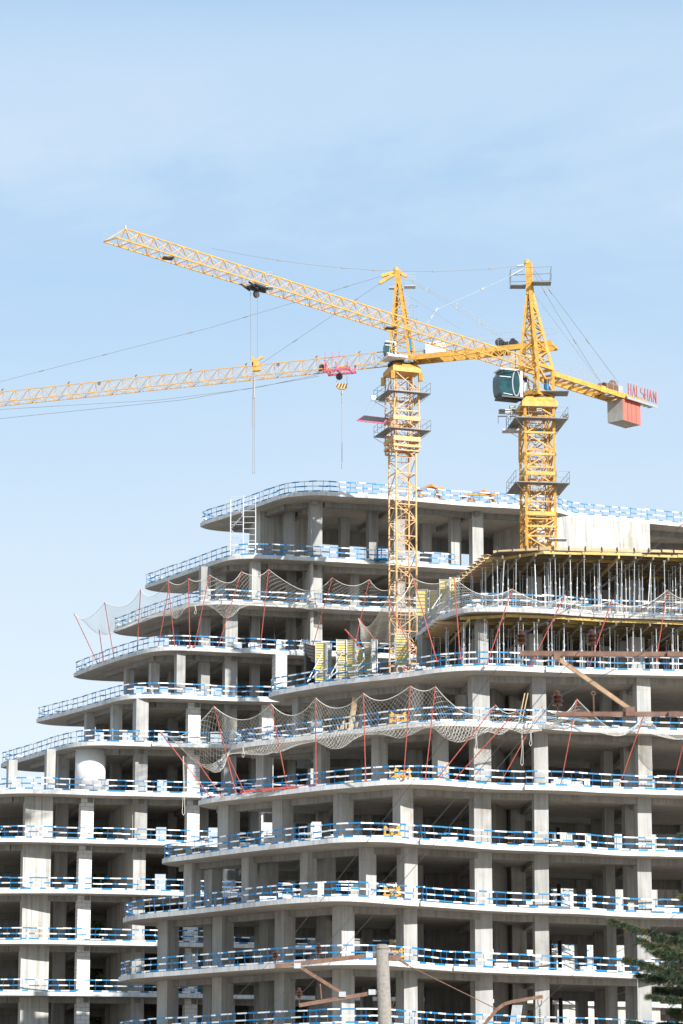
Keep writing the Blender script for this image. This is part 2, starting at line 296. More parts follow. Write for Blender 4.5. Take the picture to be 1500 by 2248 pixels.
def chaikin(pts, it=2):
    for _ in range(it):
        q = [pts[0]]
        for a, b in zip(pts, pts[1:]):
            q += [(a[0] * .75 + b[0] * .25, a[1] * .75 + b[1] * .25), (a[0] * .25 + b[0] * .75, a[1] * .25 + b[1] * .75)]
        q.append(pts[-1]); pts = q
    return pts
def joint(pts, xj, st=0.28):             # construction joint: the right part of the edge stands a little forward
    o = []
    done = False
    for a, b in zip(pts, pts[1:]):
        o.append((a[0], a[1] - (st if done else 0)))
        if not done and a[0] < xj <= b[0]:
            t_ = (xj - a[0]) / (b[0] - a[0]); y = a[1] + (b[1] - a[1]) * t_
            o += [(xj, y), (xj + 0.02, y - st)]; done = True
    o.append((pts[-1][0], pts[-1][1] - (st if done else 0)))
    return o
def outline_B(k):
    f = FB[k]; tx, ty = f[0]
    if k == 6: left = [(5.5, 178.5)]
    else: left = [(1.0, 176.8), (tx + 4.2, ty + 3.6), (tx + 1.0, ty + 3.0), (tx - 0.35, ty + 1.1)]
    fr = left + f
    return fr, [(27, 183), (14, 181.5), (8, 178.6)]
def outline_A(k):
    f = FA[k]; tx, ty = f[0]
    if k > 4: f = [(tx - .18, ty + .25)] + f; tx, ty = f[0]
    left = [(max(tx + 8, 0), 215.5), (tx + 3.0, max(ty + 2.0, 212.5)), (tx + 0.7, ty + 1.2)] if k > 4 else [(-10, 214), (-27, 212)]
    return left + f, [(33, 226), (12, 219)]
EDGE = {}
def edge(b, k):
    if (b, k) not in EDGE:
        fr, back = (outline_B if b == 'B' else outline_A)(k)
        fr = chaikin(fr, 3 if b == 'A' else 2)
        if b == 'A' and k > 4 and k < 10: fr = joint(fr, {9: 2.6, 8: -1.9, 7: -6.6, 6: -6.5, 5: -12.6}[k], 0.2)
        elif b == 'B' and k < 6: fr = joint(fr, {5: 11.3, 4: 10.0, 3: 10.0, 2: 4.2, 1: 4.2, 0: 6.0}.get(k, 6.0), 0.22)
        EDGE[(b, k)] = (fr, back)
    return EDGE[(b, k)]
def front_y(b, k, x):                     # y of the front edge at x (the nearest crossing)
    fr = edge(b, k)[0]; best = 1e9
    for a, c in zip(fr, fr[1:]):
        if (a[0] - x) * (c[0] - x) <= 0 and a[0] != c[0]:
            best = min(best, a[1] + (c[1] - a[1]) * (x - a[0]) / (c[0] - a[0]))
    return best
# ------------------------------------------------------------------ the two concrete frames
SLT = 0.26
rear = thing('unfinished_building', (0, 208, 0), 'pale concrete frame of the farther stepped building at left, with a taller top storey', 'building')
near = thing('unfinished_building', (8, 172, 0), 'pale concrete frame of the nearer stepped building at lower right, topped by propped formwork', 'building')
BT = {'A': rear, 'B': near}; BL = {'A': LA, 'B': LB}
def slab(b, k):
    fr, back = edge(b, k); z = BL[b](k)
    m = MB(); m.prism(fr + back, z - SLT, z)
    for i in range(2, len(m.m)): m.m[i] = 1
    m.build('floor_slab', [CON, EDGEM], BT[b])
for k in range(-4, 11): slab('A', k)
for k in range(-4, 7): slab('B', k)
def column(b, k, x, y, w=0.8, d=None, ang=12, name='column', mt=None, ztop=None, m=None, zb=None):
    z0 = BL[b](k) if zb is None else zb; z1 = (BL[b](k + 1) - SLT) if ztop is None else ztop
    d = d or w; a = math.radians(ang)
    cx = x - math.sin(a) * d / 2 * -0 ; own = m is None
    m = m or MB()
    cx = x - math.sin(a) * d / 2; cy = y + math.cos(a) * d / 2
    m.box((cx, cy, (z0 + z1) / 2), (w, d, z1 - z0 - 0.004), a)
    if own: m.build(name, mt or COLM, BT[b])
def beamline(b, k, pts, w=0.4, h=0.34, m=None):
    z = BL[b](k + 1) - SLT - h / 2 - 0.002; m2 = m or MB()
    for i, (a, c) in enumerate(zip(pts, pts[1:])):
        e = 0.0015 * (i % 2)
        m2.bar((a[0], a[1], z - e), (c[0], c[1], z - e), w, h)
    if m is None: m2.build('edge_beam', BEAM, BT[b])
# -- nearer building
BR = [(7.75, 165.15), (11.0, 166.75), (16.85, 168.3), (22.5, 170.2)]
SB = {5: [(7.9, 166.0, .6, 18), (4.9, 171.5, .6, 30)],
 4: [(-2.35, 171.2, .5, 40), (4.4, 168.2, .5, 32), (6.9, 170, .5, 20)],
 3: [(-4.2, 171.5, .68, 42), (-0.9, 169.2, .66, 42), (2.3, 166.4, .66, 34), (5.6, 164.9, .68, 26)],
 2: [(-6.1, 169.0, .9, 42), (-3.0, 167.2, .85, 42), (0.35, 164.3, .8, 38), (3.55, 161.9, .82, 30)],
 1: [(-8.2, 169.6, .68, 42), (-4.9, 166.9, .62, 42), (-1.6, 164.5, .66, 40), (1.6, 162.3, .68, 34), (3.75, 162.2, .82, 30)],
 0: [(-9.4, 169.0, .85, 44), (-6.25, 166.4, .85, 42), (-2.8, 163.2, .8, 40), (0.35, 160.6, .85, 36), (3.7, 161.9, .84, 30)]}
for k in (-1, -2, -3, -4): SB[k] = SB[0]
inner = MB()
for k in range(-4, 7):
    st = SB.get(k, SB[0]) if k < 6 else []
    for (x, y, w, a) in st:
        if k < 5: y = max(y + .12 * 165 / (LB(max(k, -1)) + 2), front_y('B', k, x) + 0.6, front_y('B', k + 1, x) + (2.3 if x < 2 else 1.6))
        if k >= -1: column('B', k, x, y, w, ang=a)
        else: column('B', k, x, y, w, ang=a, m=inner)
    ztop = None
    for i, (x, y) in enumerate(BR):
        y = max(front_y('B', k, x) + .4, front_y('B', k + 1, x) + (1.65, 1.45, .75, .75)[i]) if k < 5 else y + .3
        if k == 6 and i == 0: continue
        if k >= 5: y = (170.2, 168.6, 169.6, 171.5)[i]
        mm_ = None if (k >= -1 and i < 3) else inner
        if i == 0: column('B', k, x, y, 1.02 if k < 5 else .6, 0.75 if k < 5 else .5, 19, m=mm_, ztop=LB(k + 1) - (SLT if k < 5 else 0.75)); continue
        column('B', k, x, y, 0.8, 0.55 if i == 1 else 0.8, 10 if i == 1 else 11, m=mm_, ztop=LB(k + 1) - (SLT if k < 5 else 0.75))
    # second and third rows, in the gloom
    for (x, y, w) in ((4.25, 172, .8), (10.1, 173, .85), (15.3, 172.5, .55), (16.35, 171, .62), (-1.0, 174.0, .7), (22.5, 175, .8), (1.5, 175.4, .6), (7.6, 177.0, .6), (14.2, 179.9, .6), (20.5, 180.3, .6)):
        if k == 6 and x < 9: continue
        if k == 6 and y > 178: continue
        if k >= 4 and x < 1: continue
        if k == 5 and x < 6: continue
        column('B', k, x, y, w, ang=14, m=inner, ztop=LB(k + 1) - (SLT if k < 5 else 0.75))
    if k in (0, 1, -1): 
        for (x, y) in ((-7.0, 171), (-3.8, 168.8), (-0.6, 167.5), (-4.2, 173.5)): column('B', k, x, y, .75, ang=40, m=inner)
    if k < 5:
        line = [(q[0], q[1] + 0.3) for q in [(max(q[0], -99), max(q[1] + .12 * 165 / (LB(max(k, -1)) + 2), front_y('B', k, q[0]) + .6, front_y('B', k + 1, q[0]) + (2.3 if q[0] < 2 else 1.6))) for q in st]]
        dx = (line[1][0] - line[0][0]) or 1; dy = line[1][1] - line[0][1]
        line = [(line[0][0] - 0.9, line[0][1] - 0.9 * dy / dx)] + line + [(x, max(front_y('B', k, x) + .4, front_y('B', k + 1, x) + (1.65, 1.45, .75, .75)[i]) + .3) for i, (x, y) in enumerate(BR)] + [(26, 171.6)]
        beamline('B', k, line)
        m = MB()
        bk = edge('B', k + 1)[0][0]
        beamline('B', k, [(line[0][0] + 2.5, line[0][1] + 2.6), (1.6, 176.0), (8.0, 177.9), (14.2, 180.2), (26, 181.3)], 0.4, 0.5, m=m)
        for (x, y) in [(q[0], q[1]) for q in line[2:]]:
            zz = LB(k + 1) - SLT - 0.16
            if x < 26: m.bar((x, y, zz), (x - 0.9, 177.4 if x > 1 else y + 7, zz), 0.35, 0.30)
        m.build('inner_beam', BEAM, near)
inner.build('column', COLM, near)['kind'] = 'stuff'
# core walls, and an added backing wall that darkens the propped storeys
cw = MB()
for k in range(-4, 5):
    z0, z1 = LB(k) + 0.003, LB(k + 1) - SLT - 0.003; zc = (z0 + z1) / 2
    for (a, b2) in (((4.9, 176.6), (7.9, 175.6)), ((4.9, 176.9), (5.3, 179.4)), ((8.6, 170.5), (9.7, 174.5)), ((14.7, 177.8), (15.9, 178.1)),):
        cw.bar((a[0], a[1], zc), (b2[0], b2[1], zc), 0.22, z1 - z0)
for k in (5, 6):  # added dark wall behind the props, closing the open back against light
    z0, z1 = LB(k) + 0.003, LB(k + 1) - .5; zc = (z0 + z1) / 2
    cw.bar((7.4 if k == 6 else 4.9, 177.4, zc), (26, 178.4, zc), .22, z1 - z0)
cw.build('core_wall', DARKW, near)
# -- rear building
def xat(px, Y): return (px - 750) / F * (Y * CT + 28 * ST)
AFC = [(91, 1.85, 'w'), (194, .86, 'b'), (310, .84, 'c'), (424, .84, 'b'), (504, .86, 'c'), (586, .82, 'b'), (694, .8, 'c'), (882, .8, 'c'), (1064, .8, 'c')]
def arear(k):
    items = []
    if k <= 3: idx = [0, 1, 2, 3, 4, 5, 6, 7, 8]
    elif k == 4: idx = [2, 3, 4, 5, 6, 7, 8]
    elif k == 5: idx = [3, 4, 5, 6, 7, 8]
    elif k == 6: idx = [4, 6, 7, 8]
    elif k == 7: idx = [4, 6, 7, 8]
    elif k == 8: idx = [6, 7, 8]
    else: idx = [6, 7, 8]
    return idx
SIDE = {4: [((28), 206.0, .62), (112, 201.0, .6)], 5: [(197, 206.0, .6), (256, 202.8, .66), (311, 200.4, .85)],
        6: [(282, 206.2, .58), (338, 203.3, .6), (395, 200.9, .6), (449, 203.0, .62), (617, 202.0, .8)], 7: [(449, 203.9, .66)], 8: [(560, 202.6, .62), (484, 206, .6)]}
innA = MB()
for k in range(-4, 10):
    if k == 5: pass
    for i in arear(k):
        px, w, ty = AFC[i]; x = xat(px, 201.0); y = front_y('A', max(min(k + 1, 10), 0), x)
        y0 = max(y + (1.45 if k < 9 else 1.8), front_y('A', max(k, 0), x) + .5)
        nm = 'block_pier' if ty == 'b' else 'column'
        kw = dict(w=w, d=0.8 if w < 1 else 0.9, ang=16, name=nm, mt=BLK if ty == 'b' else (COLM if ty == 'c' else WALLM))
        if k < -1: kw['m'] = innA
        column('A', k, x, y0, **kw)
    for (px, Y, w) in SIDE.get(k, []):
        x = xat(px, Y)
        bk = px == 617
        column('A', k, x, Y, w, ang=20, name='block_pier' if bk else 'column', mt=BLK if bk else COLM)
    for (px, Y, w) in ((140, 203.5, .75), (448, 204.5, .7), (560, 205, .6), (640, 206, .6), (780, 206.5, .65), (980, 208, .7), (256, 208, .7), (120, 208.5, .7), (380, 208.5, .6)):
        x = xat(px, Y)
        tipx = edge('A', min(k + 1, 10))[0]; tx = FA[min(k + 1, 10)][0][0]
        if x < tx + 3.6 or x < FA[k][0][0] + 3.6 or k == 9: continue
        column('A', k, x, Y, w, ang=16, m=innA)
    # beams
    e = edge('A', k + 1)[0]
    fl = [q for q in e if q[1] < 208 or q[0] > 10]
    xs0 = max(FA[min(k + 1, 10)][0][0] + 6.2, FA[k][0][0] + (3.5 if k > 4 else 0)) if k + 1 > 4 else -27
    bl = []
    x = xs0
    while x < 30:
        bl.append((x, front_y('A', k + 1, x) + (1.85 if k < 9 else 2.2))); x += 2.6
    bx, by = bl[0]
    if k + 1 > 4: bl = [(bx - 4.4 * 0.9, by + 7.4 * 0.9)] + bl
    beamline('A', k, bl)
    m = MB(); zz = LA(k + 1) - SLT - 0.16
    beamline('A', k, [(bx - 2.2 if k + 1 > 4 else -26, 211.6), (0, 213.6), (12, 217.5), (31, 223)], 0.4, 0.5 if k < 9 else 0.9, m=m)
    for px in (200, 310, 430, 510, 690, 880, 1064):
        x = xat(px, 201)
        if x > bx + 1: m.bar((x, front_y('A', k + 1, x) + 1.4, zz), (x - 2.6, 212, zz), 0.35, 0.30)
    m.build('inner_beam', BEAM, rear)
innA.build('column', COLM, rear)['kind'] = 'stuff'
# open top storey: deep row of columns
for (px0, px1, Y) in ((626, 648, 206.5), (748, 769, 208.5), (810, 832, 206.5), (928, 950, 210.5), (991, 1015, 208), (1040, 1050, 212)):
    x = xat((px0 + px1) / 2, Y + 3); column('A', 9, x, Y, (px1 - px0) / 33.0 * 1.02, 0.7, 16)
# back walls with gaps where the sky or the trees show through
GAP = {9: [(680, 1045)], 8: [], 7: [(505, 530)], 6: [(238, 272), (291, 323), (348, 378), (405, 430), (462, 490)],
 5: [(165, 187), (206, 220), (267, 295), (348, 377), (423, 437), (462, 490)], 4: [(0, 16), (68, 102), (121, 135), (232, 243), (348, 375)],
 3: [(4, 14), (215, 240), (347, 374), (459, 488)], 2: [(0, 10), (213, 239), (346, 374), (459, 488), (560, 575)], 1: [(0, 10), (212, 238), (345, 360), (457, 480)], 0: [(0, 6), (210, 237), (457, 480)]}
for k in (-1, -2, -3, -4): GAP[k] = GAP[0]
for k in range(-4, 10):
    gx = sorted((xat(a, 214.5), xat(b2, 214.5)) for a, b2 in GAP[k]); x = FA[max(k, 0)][0][0] + (4.5 if k > 4 else 1.5)
    if k >= 4: x = max(x, FA[min(k + 1, 10)][0][0] + 4.5)
    end = 30; m = MB(); z0, z1 = LA(k) + 0.003, LA(k + 1) - SLT - 0.003
    byy = lambda q: 212.6 + max(0, (q + 15)) * 0.12
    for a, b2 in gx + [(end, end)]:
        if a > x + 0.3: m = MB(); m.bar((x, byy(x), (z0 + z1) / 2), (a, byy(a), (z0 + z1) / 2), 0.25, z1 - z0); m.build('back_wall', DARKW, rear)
        x = max(x, b2)
    # shaded core wall running back from the front row
    m = MB()
    if k < 4: m.bar((xat(296, 201.5), 201.6, (z0 + z1) / 2), (xat(243, 209.5), 209.5, (z0 + z1) / 2), 0.22, z1 - z0)
    if k in (6, 7, 8): m.bar((xat(684, 203), 203.4, (z0 + z1) / 2), (xat(640, 210.5), 210.5, (z0 + z1) / 2), 0.22, z1 - z0)
    if k == 9:
        m.bar((xat(566, 207), 206.8, (z0 + z1) / 2), (xat(682, 212), 209.4, (z0 + z1) / 2), 0.25, z1 - z0)
        m.bar((xat(566, 207), 206.9, (z0 + z1) / 2), (xat(548, 211), 210.5, (z0 + z1) / 2), 0.25, z1 - z0)
    if m.v: m.build('core_wall', WALLM, rear)
    # big lit end wall on the right, behind the nearer building
    m = MB(); xa, xb = xat(1212, 208), xat(1437, 211)
    ya, yb = front_y('A', 10, xa) + 0.9, front_y('A', 10, xb) + 0.12
    if k == 9:
        m.bar((xa, ya, (z0 + z1) / 2), (xb, yb, (z0 + z1) / 2), 0.3, z1 - z0)
        m.bar((xa + 0.1, ya + 0.3, (z0 + z1) / 2), (xat(1093, 214) , 214, (z0 + z1) / 2), 0.3, z1 - z0)
    else:
        m.bar((xa, ya, (z0 + z1) / 2), (xat(1300, 208), front_y('A', 10, xat(1300, 208)) + 0.5, (z0 + z1) / 2), 0.3, z1 - z0)
        for p0, p1 in ((1332, 1362), (1376, 1440)):
            m.bar((xat(p0, 210), front_y('A', 10, xat(p0, 210)) + 0.5, (z0 + z1) / 2), (xat(p1, 210), front_y('A', 10, xat(p1, 210)) + 0.5, (z0 + z1) / 2), 0.3, z1 - z0)
    m.build('end_wall', WALLM, rear)
# rounded white pillar on the left, a new round column cased in white
m = MB(); x = xat(198, 201.5); m.lathe((x, 201.6, LA(4) + 0.003), [(1.02, 0), (1.02, LA(5) - SLT - LA(4) - 0.006)], 40)
o = m.build('round_column', PLAST, rear); o['label'] = 'smooth white round column'
for p in o.data.polygons: p.use_smooth = len(p.vertices) == 4
# ------------------------------------------------------------------ guard rails
post_m = MB(); post_m.tube((0, 0, 0), (0, 0, 0.82), 0.015, n=5); post_me = post_m.build('post', POSTM, origin=(0, 0, 0)); POSTDATA = post_me.data
bpy.data.objects.remove(post_me)
def resample(pts, step):
    out_ = [Vector(pts[0])]; acc = 0
    for a, b2 in zip(pts, pts[1:]):
        a = Vector(a); b2 = Vector(b2); l = (b2 - a).length; t_ = step - acc
        while t_ < l: out_.append(a + (b2 - a) * (t_ / l)); t_ += step
        acc = (acc + l) % step
    return out_
def guard(pts2, z, label, group='blue and white guard rails along the floor edges', off=0.12, spacing=0.86, hts=(0.77, 0.42, 0.075)):
    P = resample([Vector((a, b2, z)) for a, b2 in pts2], 0.14)
    # offset inward
    Q = []
    for i, p in enumerate(P):
        d = (P[min(i + 1, len(P) - 1)] - P[max(i - 1, 0)]).normalized(); Q.append(p + Vector((-d.y, d.x, 0)) * off)
    P = Q
    T = thing('guard_rail', P[len(P) // 2].copy(), label, 'guard rail', group)
    for ri, (nm, h) in enumerate(zip(('top_rail', 'middle_rail', 'toe_board'), hts)):
        m = MB(); i = 0; n = len(P); piece = 0
        while i < n - 2:
            ln = int(U(13, 22)); j = min(i + ln, n - 1); dz0 = U(-.02, .02); dz1 = dz0 + U(-.02, .02); oo = (piece % 2) * 0.035 - 0.01; piece += 1
            if R() < .05 and ri < 2: dz1 = dz0 - U(.03, .06)
            c = random.randint(0, 1); run = 0; rl = U(2.6, 5.2); i0 = max(i - 1, 0)
            A_, B_ = P[i0], P[j]
            # each plank is straight unless the edge bends too much
            for q in range(i0, j):
                f0, f1 = (q - i0) / max(1, j - i0), (q + 1 - i0) / max(1, j - i0)
                a = P[q]; b2 = P[q + 1]; d = (b2 - a).normalized(); nn = Vector((d.y, -d.x, 0)) * oo
                hh = 0.075 if ri < 2 else 0.08
                m.bar(a + nn + Vector((0, 0, h + dz0 + (dz1 - dz0) * f0)), b2 + nn + Vector((0, 0, h + dz0 + (dz1 - dz0) * f1)), 0.03, hh, mi=c)
                run += 1
                if run >= rl: run = 0; c = 1 - c; rl = U(2.6, 5.2)
            i = j
        m.build(nm, [BLUE, WHITE], T)
    k = 0; st = max(1, int(spacing / 0.14)); i = 2; cnt = 0
    while i < len(P) and cnt < 98:
        o = bpy.data.objects.new('post', POSTDATA); COL.objects.link(o); o.parent = T
        o.location = P[i] - Vector(T.location); o.rotation_euler = (U(-.05, .05), U(-.09, .09), 0)
        i += max(2, int(st * U(0.75, 1.25))); cnt += 1
    return T
def cut(pts, x0=-99, x1=99, ymax=999): return [q for q in pts if x0 <= q[0] <= x1 and q[1] <= ymax]
nmA = {10: 'round the roof slab of the rear building', 9: 'under the open top storey of the rear building', 8: 'behind the upper net, rear building',
 7: 'on the terrace where the upper net poles stand, rear building', 6: 'two floors above the foot of the white round column', 5: 'on the lowest pointed terrace at the left, rear building',
 4: 'at the foot of the white round column, rear building', 3: 'one floor below the white round column, rear building', 2: 'two floors below the white round column, rear building', 1: 'three floors below the white round column, rear building', 0: 'lowest fully seen on the rear building at bottom left'}
for k in range(-1, 11):
    fr = edge('A', k)[0]; tip = FA[k][0]
    x1 = 25.5 if k == 10 else {9: 8.6, 8: 6.5, 7: 6, 6: 3}.get(k, 4)
    pts = [q for q in fr if q[0] < x1 and (q[1] < tip[1] + 2.6)]
    if k == -1: lab = 'blue and white guard rail cut by the bottom of the picture, rear building'
    else: lab = 'blue and white guard rail ' + nmA[k]
    guard(pts, LA(k) + 0.001, lab, spacing=0.8 if k > 4 else 0.95)
# short rails on the hidden right part of the rear building, seen through the nearer one
for k in (0, 1, 2, 3):
    guard([(xat(1190, 207), 206.1), (xat(1300, 207), 207.6)], LA(k), 'short blue and white rail by the lit end wall seen through the nearer building', 'rails seen through the nearer building', off=0.0)
nmB = {5: 'in front of the lower rows of steel props, nearer building', 4: 'behind the big lower net, nearer building', 3: 'on the floor where the lower net poles stand, nearer building',
 2: 'one floor below the lower net poles, nearer building', 1: 'two floors below the lower net poles, nearer building', 0: 'behind the concrete utility pole top, nearer building', -1: 'on the nearer building, cut by the bottom of the picture', 6: 'in front of the upper rows of steel props, nearer building'}
for k in range(-1, 7):
    fr = edge('B', k)[0]; tip = FB[k][0]
    pts = [q for q in fr if q[0] < 21.5 and q[1] < tip[1] + (2.2 if k < 6 else 0)]
    guard(pts, LB(k) + 0.001, 'blue and white guard rail ' + nmB[k], spacing=0.82)
# ------------------------------------------------------------------ formwork decks and props on the nearer building
def deck(k, poly, xr, label, edgeboard):
    z = LB(k) - (SLT if k == 6 else 0) - 0.01
    T = thing('formwork_deck', ((poly[0][0] + poly[2][0]) / 2, poly[1][1], z - 0.5), label, 'formwork deck')
    m = MB(); m.prism(poly, z - 0.03, z); m.build('plywood_sheet', PLY, T)
    def yf(x):
        best = 1e9
        for a, c in zip(poly, poly[1:] + poly[:1]):
            if (a[0] - x) * (c[0] - x) <= 0 and a[0] != c[0]: best = min(best, a[1] + (c[1] - a[1]) * (x - a[0]) / (c[0] - a[0]))
        return best
    # joists along the facade: short straight beams one behind another
    for r in range(8):
        x = xr[0] + U(-.4, .2) + (0.35 * r if r < 5 else 1.5)
        while x < xr[1]:
            l = U(2.3, 3.6); xa, xb = x, min(x + l, xr[1]); yo = 0.02 + 1.0 * r + U(-.08, .08)
            if r == 0: yo = U(-.1, .08)
            m = MB(); zz = z - 0.03 - 0.085 - U(0, .02)
            m.bar((xa, yf(xa) + yo, zz), (xb, yf(xb) + yo, zz), 0.07, 0.16); m.build('joist', TIMB if r == 0 or R() < .12 else RAWD, T)  # rows behind the front mostly dark, shade put into the timber colour
            x = xb - U(0.0, 0.25) if xb < xr[1] - .3 else xr[1] + 1
    # bearers running back, ends sticking out
    x = xr[0] + 0.5; n = 0
    while x < xr[1]:
        m = MB(); zz = z - 0.03 - 0.17 - 0.1; y0 = yf(x) - U(-.15, .3)
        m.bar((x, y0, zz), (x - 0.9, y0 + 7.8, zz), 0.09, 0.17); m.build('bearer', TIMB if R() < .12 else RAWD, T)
        x += U(.8, 1.05)
    m = MB()
    if edgeboard:
        xx = xr[0]
        while xx < xr[1] - .5:
            x2 = xx + U(2, 3.5); x2 = min(x2, xr[1]); dz = U(-.03, .05)
            m.bar((xx, yf(xx) - .1, z + 0.08 + dz), (x2 - .05, yf(x2 - .05) - .1, z + 0.08 + dz), 0.05, 0.15); xx = x2
        m.build('edge_board', RAWT, T)
        m = MB(); xx = xr[0] + .2
        while xx < xr[1]: m.bar((xx, yf(xx) - .14, z - .02), (xx + U(-.05, .05), yf(xx) - .16, z + .24), .07, .05); xx += U(.7, 1.0)
        m.build('edge_clamp', DKST, T)
    # stepped left end
    return yf
polyT = [(7.0, 173.0), (8.3, 166.6), (8.7, 165.3), (11.2, 164.9), (13.6, 165.2), (17.8, 165.7), (26, 167.4), (26, 179.5), (7.0, 179.0)]
polyS = [(4.6, 174.0), (5.7, 167.2), (6.9, 165.3), (8.0, 165.0), (11.4, 165.35), (13.7, 166.3), (15.7, 166.8), (19.2, 167.3), (26, 169.0), (26, 179), (4.6, 178)]
yT = deck(7, polyT, (8.5, 21.5), 'upper formwork deck of dark plywood on yellow timber beams, topping the nearer building', True)
yS = deck(6, polyS, (6.6, 21.5), 'lower formwork deck of yellow timber beams under the netted slab edge', False)
def leftend(poly, z, label):
    m = MB(); a = Vector((poly[1][0], poly[1][1], z)); c = Vector((poly[0][0], poly[0][1], z))
    for i in range(9):
        p = c + (a - c) * (i / 8.0)
        m.bar(p + Vector((-.35, -.1, -.1)), p + Vector((1.2, .1, -.1)), .09, .16)
        m.bar(p + Vector((-.3, -.2, .03)), p + Vector((.3, .5, .03)), .5, .03)
    o = m.build('formwork_edge_beams', RAWT); tag(o, label, 'timber beams')
leftend(polyT, LB(7), 'yellow beam ends stepping down the receding left edge of the upper deck')
leftend(polyS, LB(6) - .3, 'yellow beam ends along the receding left edge of the lower deck')
# one prop: outer tube, inner tube, collar with handle, head and foot plates
def prop_mesh(h, name):
    m = MB()
    m.box((0, 0, 0.01), (.13, .13, .02)); m.tube((0, 0, .02), (0, 0, h * .52), .03, n=6)
    m.tube((0, 0, h * .52), (0, 0, h - .02), .022, n=6); m.box((0, 0, h - .01), (.13, .13, .02))
    m.tube((0, 0, h * .5), (0, 0, h * .54), .05, n=6); m.tube((-.11, 0, h * .56), (.08, 0, h * .5), .011, n=4)
    o = m.build(name, GALV, origin=(0, 0, 0)); d = o.data; bpy.data.objects.remove(o); return d
HP = {5: LB(6) - SLT - .41 - LB(5), 6: LB(7) - .41 - LB(6)}
PM = {k: prop_mesh(h, 'steel_prop') for k, h in HP.items()}
PL = {6: ('galvanised steel prop in the row nearest the edge under the upper deck', 'galvanised steel prop standing deep under the upper deck'),
      5: ('galvanised steel prop in the row nearest the edge under the lower deck', 'galvanised steel prop standing deep under the lower deck')}
cnt = 0
for k, yf, x0 in ((6, yT, 8.7), (5, yS, 5.0)):
    for r in range(6):
        x = x0 + U(0, .4) - (0.55 * r if k == 6 else .3 * r)
        while x < 20.2:
            for q in range(2 if (r < 3 and R() < .45) else 1):
                xx = x + q * U(.12, .3); y = yf(max(xx, x0)) + .35 + r * 1.15 + U(-.12, .12)
                o = bpy.data.objects.new('steel_prop', PM[k]); COL.objects.link(o); o.location = (xx, y, LB(k) + .002)
                tl = U(-.025, .025) if not (k == 6 and r == 0) else (U(.0, .11) if R() < .6 else 0)
                o.rotation_euler = (U(-.01, .03), tl, U(0, 3))
                tag(o, PL[k][0 if r == 0 else 1], 'steel prop', 'steel props under the %s formwork deck, %s' % ('upper' if k == 6 else 'lower', 'front row' if r == 0 else 'inner rows'))
                cnt += 1
            x += U(.72, 1.15)
# ------------------------------------------------------------------ red net poles and nets
def redpole(tip, base, zb, outY, label, group, r=0.028):
    B_ = pz(base[0], base[1], zb); T_ = py_(tip[0], tip[1], B_.y - outY)
    m = MB(); m.tube(B_, T_, r, n=8); m.tube(T_ - (T_ - B_).normalized() * .12, T_ + (T_ - B_).normalized() * .02, r * 1.35, n=8); m.box(B_ + Vector((0, 0, .03)), (.16, .16, .06))
    tag(m.build('net_pole', REDM, origin=B_), label, 'net pole', group); return T_
PB = [((352, 1607), (462, 1749)), ((430, 1668), (487, 1748)), ((470, 1551), (519, 1743)), ((502, 1663), (538, 1741)), ((595, 1545), (631, 1731)), ((693, 1532), (694, 1722)), ((798, 1522), (803, 1714)), ((901, 1506), (886, 1711)),
      ((956, 1507), (934, 1712)), ((1088, 1548), (957, 1714)), ((1135, 1560), (993, 1717)), ((1190, 1552), (1095, 1726)), ((1267, 1535), (1230, 1729)), ((1413, 1572), (1356, 1736)), ((1503, 1622), (1474, 1740))]
LBL = ['leftmost, leaning far to the left over the corner', 'short dark one inside the left corner', 'second long one from the left, leaning left', 'short one crossing behind the second long pole', 'long one leaning left, third from the left',
 'upright one left of the timber pile', 'upright one right of the timber pile', 'tall one with the big net bag at its left', 'tall one at the right of the big bag', 'first of the three leaning steeply right', 'second of the three leaning steeply right', 'third leaning steeply right, by the rope loops',
 'one holding the small net peak on the right', 'one before the right-hand bright column', 'one at the right edge of the picture']
TIPB = []
for (a, b2), l in zip(PB, LBL):
    TIPB.append(redpole(a, b2, LB(3), 2.0, 'red pole of the lower net, ' + l, 'red poles holding the lower net'))
PA = [((163, 1347), (216, 1459)), ((230, 1323), (251, 1447)), ((218, 1383), (227, 1452)), ((309, 1294), (301, 1432)), ((369, 1275), (384, 1420)), ((370, 1297), (347, 1423)), ((414, 1270), (417, 1419)),
      ((460, 1262), (427, 1420)), ((530, 1255), (478, 1424)), ((590, 1250), (571, 1428)), ((730, 1268), (683, 1432)), ((811, 1272), (775, 1436))]
LAB = ['leftmost, leaning left beyond the terrace', 'second from the left against the sky', 'short dark one between the first two', 'against the sky near the terrace tip', 'beside the left end of the upper rail', 'darker one slanting behind its neighbour', 'upright one under the terrace corner',
 'slanting one at the start of the thick net', 'slanting one under the hanging net bag', 'one before the dark bay with thin rods', 'slanting one before the bright middle column', 'one just left of the lattice mast']
TIPA = []
for (a, b2), l in zip(PA, LAB):
    TIPA.append(redpole(a, b2, LA(7), 2.0, 'red pole of the upper net, ' + l, 'red poles holding the upper net'))
PS = [((758, 1382), (792, 1421)), ((787, 1358), (822, 1403)), ((851, 1315), (909, 1437)), ((907, 1269), (960, 1453)), ((997, 1267), (1011, 1447)), ((1124, 1293), (1069, 1459)), ((1239, 1309), (1163, 1465)), ((1343, 1319), (1291, 1471)), ((1465, 1295), (1437, 1475))]
LSB = ['short leftmost one over the wall panels', 'second short one over the wall panels', 'one crossing the pale lattice mast', 'one right of the pale lattice mast', 'one by the upper wall panels', 'first slanting one before the props', 'second slanting one before the props', 'third slanting one before the props', 'last one on the right before the props']
TIPS = []
